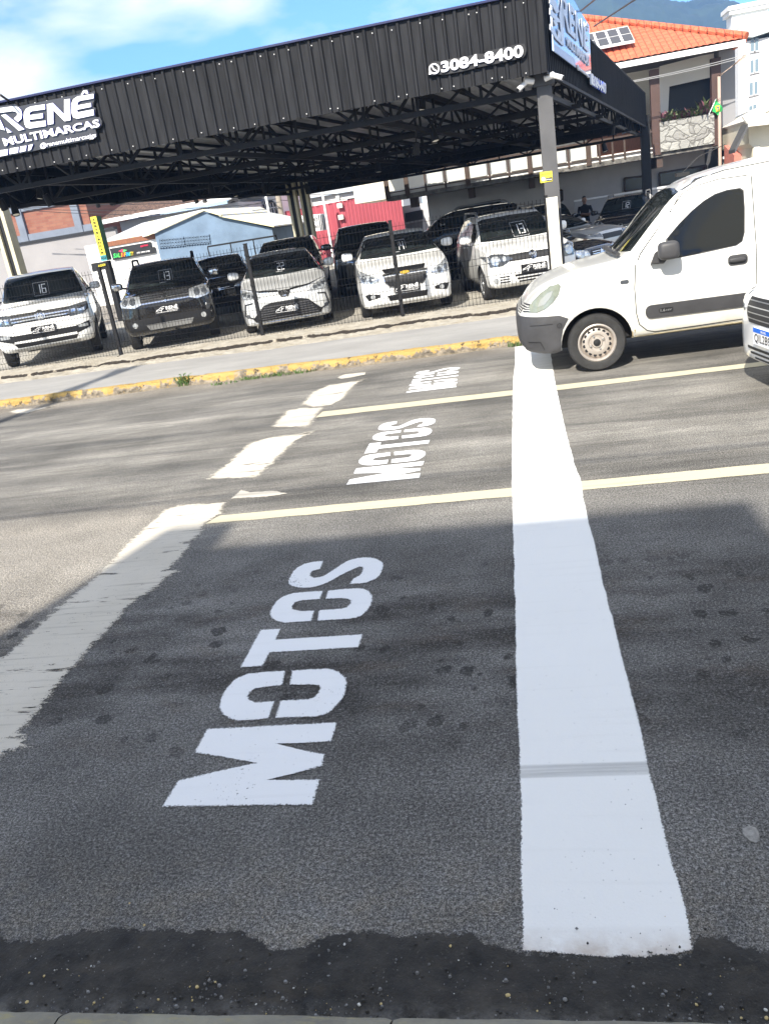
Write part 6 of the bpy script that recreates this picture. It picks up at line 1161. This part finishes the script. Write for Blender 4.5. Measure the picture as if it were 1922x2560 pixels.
vsh = Shape(vsp); v, f = vsh.mesh(); van = thing('delivery_van', 'white panel van with black side strip and steel wheels waiting at the stop line', 'van', (VX, VY, .004))
mb = MB(); mb.v = v; mb.f = f; mb.m = [0]*len(f); body = mb.build('body', [PA['vanwhite'], M['black']], van, smooth=42); vb = BVHTree.FromPolygons([Vector(q) for q in v], f)
cut = MB(); WX, WR = .745, .285
for x in (WX, WX+2.6):
    for s in (-1, 1): cut.lathe([(0, -.24), (.345, -.24), (.345, .26), (0, .26)], Matrix.Translation((x, s*.82, WR)) @ Matrix.Diagonal((1, 1, 1, 1)), 40)
co = cut.build('cutter', [PA['vanwhite'], M['black']]); co.data.polygons.foreach_set('material_index', [1]*len(co.data.polygons)); co.matrix_world = root_m(van); bmo = body.modifiers.new('b', 'BOOLEAN'); bmo.object = co; bmo.solver = 'EXACT'; bpy.context.view_layer.update()
dg = bpy.context.evaluated_depsgraph_get(); m2 = bpy.data.meshes.new_from_object(body.evaluated_get(dg)); body.modifiers.clear(); body.data = m2; m2.name = 'body'; bpy.data.objects.remove(co); m2.set_sharp_from_angle(angle=R(42))
ty, rim = wheel_meshes(WR, .175, 'steel', M['steel_rim'])
for x in (WX, WX+2.6):
    for s in (-1, 1): o = link('wheel', ty, van); o.location = (x, s*.735, WR); o.rotation_euler = (0, .2, R(180) if s > 0 else 0); link('rim', rim, o)
def vd(nm, poly, axis, m, off=.006, seg=.05, **k_):
    polys = poly if isinstance(poly[0][0], (tuple, list)) else [poly]; return decal(vb, polys, axis, m if not isinstance(m, str) else M[m], nm, van, off, seg, **k_)
seam = mat('seam', (.03, .03, .028), .8)
for ax_ in 'RL':
    sw = [(1.425, 1.05), (1.44, 1.17), (1.56, 1.285), (1.69, 1.39), (1.80, 1.46), (1.90, 1.505), (2.01, 1.525), (2.125, 1.525), (2.155, 1.50), (2.155, 1.35), (2.14, 1.13), (2.115, 1.055), (2.06, 1.025), (1.71, 1.0), (1.45, .985)]
    vd('window_rubber', sw, ax_, 'black', .005); c = Vector((1.85, 1.25)); vd('side_window', [tuple(c+(Vector(p)-c)*.968) for p in sw], ax_, 'van_glass', .010)
    vd('door_seam', strokes([(1.62, 1.55), (1.43, 1.33), (1.20, 1.07), (1.145, .972), (1.125, .76), (1.13, .53), (1.155, .415), (1.228, .344), (1.303, .321), (1.7, .327), (2.22, .34)], .009)+strokes([(2.228, 1.61), (2.231, 1.05), (2.231, .34)], .009)+strokes([(1.62, 1.55), (1.73, 1.60), (1.94, 1.63), (2.19, 1.625)], .007), ax_, seam, .0025, .08, skirt=False)
    vd('roof_seam', strokes([(1.50, 1.40), (1.62, 1.585), (1.78, 1.66), (2.0, 1.70), (2.5, 1.72), (3.6, 1.71)], .008), ax_, seam, .0025, .08, skirt=False)
    vd('rub_strip', rrect(1.215, 2.222, .462, .588, .055), ax_, 'plastic', .016, .08); vd('rub_strip', rect(2.24, 3.0, .468, .596), ax_, 'plastic', .016, .08)
    mb_ = MB(); y_ = -vsh.f['wm'](1.4)-.022
    if ax_ == 'R':
        ob = vd('strip_badge', rrect(1.34, 1.47, .505, .55, .02), ax_, 'black', .021); quad_text(mb_, '1.6', Vector((1.352, y_-.0, .514)), Vector((1.395, y_, .514)), Vector((1.395, y_, .541)), Vector((1.352, y_, .541)), bold=.02); quad_text(mb_, '16V', Vector((1.405, y_, .516)), Vector((1.455, y_, .518)), Vector((1.455, y_, .536)), Vector((1.405, y_, .534)), bold=.02); mb_.build('lettering', M['silver_rim'], ob)
    vd('side_moulding', rrect(2.27, 3.3, 1.03, 1.56, .09), ax_, mat('van_panel', (.62, .62, .585), .35, coat=.6), .006, .12)
    vd('sill', [(1.09, .255), (1.30, .30), (3.0, .325), (3.0, .285), (1.09, .24)], ax_, mat('sill_dirt', (.30, .26, .17), .8, var=.3, vs=6), .006, .1)
    vd('handle_plate', rrect(1.98, 2.155, .85, .945, .035), ax_, 'plastic', .008); yb = vsh.f['wm'](2.06)*(-1 if ax_ == 'R' else 1); s = -1 if ax_ == 'R' else 1
    superq((2.06, yb*.995+s*.012, .90), (.075, .018, .020), M['plastic'], 'door_handle', van); mb = MB(); mb.lathe([(0, -.004), (.013, -.003), (.015, .004)], Matrix.Translation((2.128, yb*.99+s*.014, .905)), 12); mb.build('lock', M['black'], van)
    vd('indicator', rrect(.995, 1.075, .82, .855, .016), ax_, 'lens_dark', .008)
    vd('headlight', [(.10, .655), (.115, .70), (.16, .76), (.235, .825), (.33, .878), (.42, .90), (.437, .88), (.41, .80), (.35, .73), (.27, .675), (.19, .648)], ax_, mat('lamp_glass', (.17, .19, .155), .12, 0, coat=.6, var=.25, vs=9), .010, .03)
    o = vd('headlight_reflector', [(.20, .70), (.27, .715), (.34, .79), (.36, .84), (.30, .82), (.23, .76)], ax_, mat('lamp_inner', (.30, .31, .29), .2, .3), .013, .03)
    vd('bumper', [(.0, .615), (.2, .605), (.40, .60), (.485, .562), (.425, .46), (.40, .36), (.395, .25), (.30, .225), (.12, .245), (.0, .30)], ax_, 'plastic', .014, .04)
    vd('bumper_crease', strokes([(.12, .52), (.33, .525)], .010)+strokes([(.09, .36), (.20, .355), (.235, .28)], .012), ax_, 'black', .0155, .05)
    for r_, m_ in ((.026, 'black'), (.016, 'plastic'), (.007, 'black')): vd('bumper_plug', circ(.395, .503, r_, 14), ax_, m_, .018 if r_ > .02 else (.021 if r_ > .01 else .023))
    vd('wheel_lip', strokes([(WX+.362*math.cos(R(a)), WR+.362*math.sin(R(a))) for a in range(-2, 156, 12)], .012), ax_, PA['vanwhite'], .008, .05)
    vd('rust_spot', [(1.085, .36), (1.12, .37), (1.10, .27), (1.088, .25)], ax_, mat('dirt_tan', (.36, .28, .16), .9, var=.3, vs=20), .004)
vd('front_bumper', [(-.56, .30), (.56, .30), (.60, .55), (.52, .615), (-.52, .615), (-.60, .55)], 'F', 'plastic', .014, .05)
vd('front_grille', [(-.50, .635), (.50, .635), (.52, .70), (-.52, .70)], 'F', 'black', .005, .05); vd('grille_bar', [rect(-.50, .50, .645+.02*i, .653+.02*i) for i in range(3)], 'F', 'vanbar' if 'vanbar' in M else PA['vanwhite'], .012, .05)
vd('grille_corner', [[(.06, .655), (.115, .66), (.13, .735), (.075, .725)]], 'R', 'plastic', .012, .03); vd('grille_corner_bar', [rect(.065, .125, .67+.02*i, .677+.02*i) for i in range(3)], 'R', PA['vanwhite'], .016, .03)
vd('windshield', [(-.66, 1.10), (0, 1.075), (.66, 1.10), (.635, 1.40), (.60, 1.57), (.3, 1.60), (0, 1.605), (-.3, 1.60), (-.60, 1.57), (-.635, 1.40)], 'F', 'dark_glass', .006, .07)
mb = MB(); mb.tube([(1.01, -.62, 1.085), (.98, -.35, 1.10), (.98, .35, 1.10), (1.01, .62, 1.085)], .022, 8); mb.build('cowl_trim', M['plastic'], van, smooth=40)
for y in (-.45, .1): mb = MB(); mb.tube([(1.01, y, 1.10), (1.19, y-.1, 1.265), (1.39, y-.12, 1.46)], .010, 6); mb.lathe([(0, -.03), (.03, -.02), (.03, .02), (0, .03)], Matrix.Translation((1.0, y, 1.10)), 10); mb.build('wiper', M['black'], van, smooth=40)
for s in (-1, 1):
    o = superq((1.425, s*(.835+.13), 1.085), (.095, .075, .082), M['plastic'], 'mirror', van, .5); mb = MB(); mb.prism([(1.28, s*.80, .965), (1.40, s*.80, .955), (1.46, s*.80, 1.02), (1.40, s*.80, 1.09), (1.32, s*.80, 1.06)], (0, s*.09, .02)); mb.build('mirror_base', M['plastic'], o)
mb = MB(); mb.box(1.68, 1.80, -.05, .05, 1.70, 1.735); mb.tube([(1.74, 0, 1.73), (1.90, 0, 1.86), (2.15, 0, 1.93)], .004, 5); mb.build('aerial', M['black'], van)
mb = MB(); mb.box(.5, 3.7, -.5, .5, .24, .30); mb.build('underbody', M['black'], van)

# ------------------------------------------------------------------ white car entering at the right edge
fsp = spec(4.3, 1.72, 1.50, .79, .98, 1.05, 1.8, 3.2, 4.0, 1.05, .20, .70, .62)
fr = car('sedan', 'white car with black slatted grille and blue topped plate entering at the right edge', 'car', None, (1.86, 6.75), -82.5, fsp, paintm('bright_white', (.84, .84, .83)),
  [('grille', [(-.36, .54), (.36, .54), (.42, .60), (.42, .73), (-.42, .73), (-.42, .60)], 'black', .006), ('grille_bar', [rect(-.40, .40, .57+.044*i, .578+.044*i) for i in range(4)], 'silver_rim', .007), ('headlight', [(.48, .64), (.80, .68), (.82, .79), (.50, .76)], 'lens', .010, True),
   ('lower_intake', [rect(-.40, .40, .325, .345), rect(-.36, .36, .285, .30), rect(-.30, .30, .245, .258)], 'black', .006), ('badge', [circ(0, .80, .075, 20, .03)], 'navy', .012), ('badge_ring', annulus(0, .80, .078, .070, 20, .42), 'chrome', .015)], (.30, 5, 'silver_rim'), .82, 2.5)
root, bv, _s = fr; hit = bv.ray_cast(Vector((-2, 0, .45)), Vector((1, 0, 0)))[0]
mb = MB(); mb.box(-.014, 0, -.20, .20, -.065, .065, 0); mb.box(-.016, -.0141, -.20, .20, .030, .065, 1); po = mb.build('licence_plate', [M['white_gloss'], mat('plate_blue', (.005, .13, .62), .4)], root); po.location = (hit.x-.012, 0, .455)
mb = MB(); quad_text(mb, 'QIL2B99', Vector((-.018, .17, -.052)), Vector((-.018, -.17, -.052)), Vector((-.018, -.17, .022)), Vector((-.018, .17, .022)), bold=.0); quad_text(mb, 'BRASIL', Vector((-.018, .05, .038)), Vector((-.018, -.05, .038)), Vector((-.018, -.05, .056)), Vector((-.018, .05, .056)), mi=1)
mb.build('lettering', [M['black'], M['white_gloss']], po)
# ------------------------------------------------------------------ hill, air, wires, person
def hill_pt(u, v):
    x = 40+400*u; rid = [(0, 0), (.04, 40), (.12, 120), (.26, 150), (.40, 158), (1, 150)]
    return Vector((x, 560+v*200, 0))
ridge = [(1290, 140), (1330, 90), (1370, 20), (1420, -40), (1480, -70), (1540, -40), (1590, -18), (1637, 0), (1660, 10), (1690, 15), (1701, 11), (1735, 4), (1770, 8), (1795, 16), (1816, 28), (1830, 38), (1860, 60), (1922, 90), (2050, 150), (2300, 120)]
RP = [at(x, y, Y=760) for x, y in ridge]
def rz_at(x):
    for a, b in zip(RP, RP[1:]):
        if a.x <= x <= b.x: return a.z+(b.z-a.z)*(x-a.x)/(b.x-a.x)
    return max(0.0, RP[0].z-(RP[0].x-x)*1.2) if x < RP[0].x else RP[-1].z
X0, X1 = RP[0].x-60, RP[-1].x+50
def hill_pt(u, v):
    x = X0+(X1-X0)*u; z = rz_at(x); vv = v if v < .7 else .7; s = math.sin(vv/.7*math.pi/2)
    if v > .7: s = 1-(v-.7)/.3*.5
    q = fbm((x, v*300, 0), .02)*12*s*(1-s)*3+fbm((x, v*500, 3), .09)*3.5*min(1, s*2)+fbm((x, v*700, 9), .3)*1.6
    return Vector((x, 540+v*310, z*s+q*(1 if z > 1 else 0)-2))
k = NT('forest'); n = k.noise(.035, 8, .7); k.col(k.mix(k.ramp(n, .35, .65), (.012, .024, .012), (.035, .055, .024))); k.rough(.95); M['forest'] = k.m
mb = MB(); mb.grid(hill_pt, 260, 70); tag(mb.build('hill', M['forest'], smooth=70), kind='structure')
hz = MB(); hz.box(-420, 700, -60, 900, -3, max(p.z for p in RP)+16); hm = bpy.data.materials.new('haze'); hm.use_nodes = True; t_ = hm.node_tree; t_.nodes.remove(t_.nodes['Principled BSDF'])
pv = t_.nodes.new('ShaderNodeVolumePrincipled'); pv.inputs['Color'].default_value = (.24, .48, 1, 1); pv.inputs['Density'].default_value = .0007; t_.links.new(pv.outputs[0], t_.nodes['Material Output'].inputs['Volume'])
tag(hz.build('haze', hm), kind='stuff')
def wire(a, b, r, sag, lab, group='overhead wires', n=14):
    a, b = Vector(a), Vector(b); mb = MB(); mb.tube([a.lerp(b, i/n)+Vector((0, 0, -sag*4*(i/n)*(1-i/n))) for i in range(n+1)], r, 5); return tag(mb.build('overhead_wire', M['black']), lab, 'wire', group)
wire(at(1440, 36, Y=30), at(1560, -60, Y=18), .025, .0, 'upper dark overhead wire crossing the hill at top right')
wire(at(1484, 66, Y=30), at(1700, -75, Y=18), .025, .0, 'lower dark overhead wire crossing the hill, ending at the orange roof')
wg = mat('wire_grey', (.3, .3, .3), .6)
for ya, yb, lab in ((206, 132, 'upper pale wire running past the balcony of the orange roofed house'), (209, 138, 'lower pale wire running past the balcony of the orange roofed house')):
    o = wire(at(1560, ya, Y=33.5), at(1880, yb, Y=33.5), .012, .05, lab); o.data.materials[0] = wg
for i, (x0, y0, x1, y1, Y_) in enumerate([(-20, 520, 640, 470, 40), (-20, 518, 700, 505, 40), (60, 525, 705, 520, 39), (40, 505, 700, 487, 40), (300, 541, 690, 497, 39), (690, 480, 1000, 462, 42), (700, 500, 1010, 470, 42)]):
    wire(at(x0, y0, Y=Y_), at(x1, y1, Y=Y_), .014, .25, 'thin dark service wire strung between buildings behind the car yard', 'service wires behind the yard')
wire(at(0, 236, Y=13.6), at(23, 252, Y=13.9), .02, 0, 'short black lamp arm cable above the left sign', 'overhead wires')
pl_ = thing('utility_pole', 'concrete utility pole on the near pavement whose shadow crosses the road', 'utility pole', (-9.55, .2, 0)); mb = MB(); mb.tube([(0, 0, 0), (0, 0, 10.5)], .16, 12, r1=.11); mb.build('pole', M['pole_concrete'], pl_, smooth=40); mb = MB(); mb.box(-.06, .06, -.9, .9, 9.6, 9.72); mb.build('crossarm', M['wood'], pl_)
for i, (z_, y_, r_) in enumerate(((4.45, .2, .016), (6.3, .2, .014))): wire((-40, y_, z_+.3), (30, y_, z_), r_, .1, 'overhead cable running above the near pavement beyond the top of the picture', 'cables over the near pavement', 20)
# person behind the dark cars
def skin_body(name, pts, edges, m, parent, sub=2, cmat=None):
    me = bpy.data.meshes.new(name); me.from_pydata([p[0] for p in pts], edges, []); o = bpy.data.objects.new(name, me); COL.objects.link(o); o.parent = parent
    sk = o.modifiers.new('s', 'SKIN'); o.modifiers.new('u', 'SUBSURF').levels = sub
    for i, p in enumerate(pts): d = me.skin_vertices[0].data[i]; d.radius = (p[1], p[2] if len(p) > 2 else p[1]); d.use_root = i == 0
    dg = bpy.context.evaluated_depsgraph_get(); m2 = bpy.data.meshes.new_from_object(o.evaluated_get(dg)); o.modifiers.clear(); o.data = m2; bpy.data.meshes.remove(me)
    m2.materials.clear(); [m2.materials.append(x) for x in (m if isinstance(m, list) else [m])]; m2.polygons.foreach_set('use_smooth', [True]*len(m2.polygons))
    if cmat: 
        for p in m2.polygons: p.material_index = cmat(p.center)
    return o
pa = at(1460, 505, Y=32.6); pe = thing('person', 'person in dark clothes with arms folded standing behind the parked black cars', 'person', (pa.x, 32.6, -.40))
skn = mat('skin', (.30, .17, .11), .6); clo = mat('dark_cloth', (.018, .019, .024), .9)
P = [((0, 0, .95), .15, .10), ((0, 0, 1.15), .14, .10), ((0, 0, 1.38), .17, .11), ((0, 0, 1.46), .07, .06), ((0, 0, 1.53), .055), ((0, -.015, 1.60), .075, .085), ((0, -.01, 1.69), .078, .095), ((0, 0, 1.75), .05, .06),
     ((.19, 0, 1.41), .06), ((.25, -.03, 1.17), .045), ((.06, -.20, 1.14), .036), ((-.10, -.21, 1.17), .03), ((-.19, 0, 1.41), .06), ((-.25, -.03, 1.17), .045), ((-.06, -.17, 1.10), .036), ((.10, -.20, 1.12), .03),
     ((.09, 0, .90), .09), ((.10, -.01, .5), .06), ((.10, .02, .09), .045), ((.11, -.12, .04), .035), ((-.09, 0, .90), .09), ((-.10, -.01, .5), .06), ((-.10, .02, .09), .045), ((-.11, -.12, .04), .035), ((0, -.115, 1.625), .016), ((.085, 0, 1.63), .018), ((-.085, 0, 1.63), .018)]
E_ = [(0, 1), (1, 2), (2, 3), (3, 4), (4, 5), (5, 6), (6, 7), (2, 8), (8, 9), (9, 10), (10, 11), (2, 12), (12, 13), (13, 14), (14, 15), (0, 16), (16, 17), (17, 18), (18, 19), (0, 20), (20, 21), (21, 22), (22, 23), (5, 24), (5, 25), (5, 26)]
for w_, sg_ in ((11, -1), (15, 1)):
    b0 = Vector(P[w_][0])
    for j in range(5):
        i0 = len(P); d_ = Vector((sg_*(.035 if j < 4 else .012), -.002, (.028-.018*j) if j < 4 else .045)); P.append((tuple(b0+d_), .011)); P.append((tuple(b0+d_+Vector((sg_*(.045-.006*abs(j-1.5)) if j < 4 else sg_*.02, .008, -.006))), .008)); E_ += [(w_, i0), (i0, i0+1)]
skin_body('body', P, E_, [clo, skn], pe, 2, lambda c: 1 if (c.z > 1.49 or (c.y < -.13 and 1.0 < c.z < 1.3)) else 0)
skin_body('hair', [((0, .02, 1.64), .08, .08), ((0, .01, 1.72), .088, .10), ((0, 0, 1.785), .06, .07)], [(0, 1), (1, 2)], M['black'], pe)
for ex in (-.03, .03): mb = MB(); mb.lathe([(0, 0), (.008, .003), (.011, .012)], Matrix.Translation((ex, -.108, 1.66)), 8); mb.build('eye', M['black'], pe)
mb = MB(); mb.box(-.022, .022, -.108, -.10, 1.578, 1.585); mb.build('mouth', mat('lip', (.2, .07, .06), .6), pe)
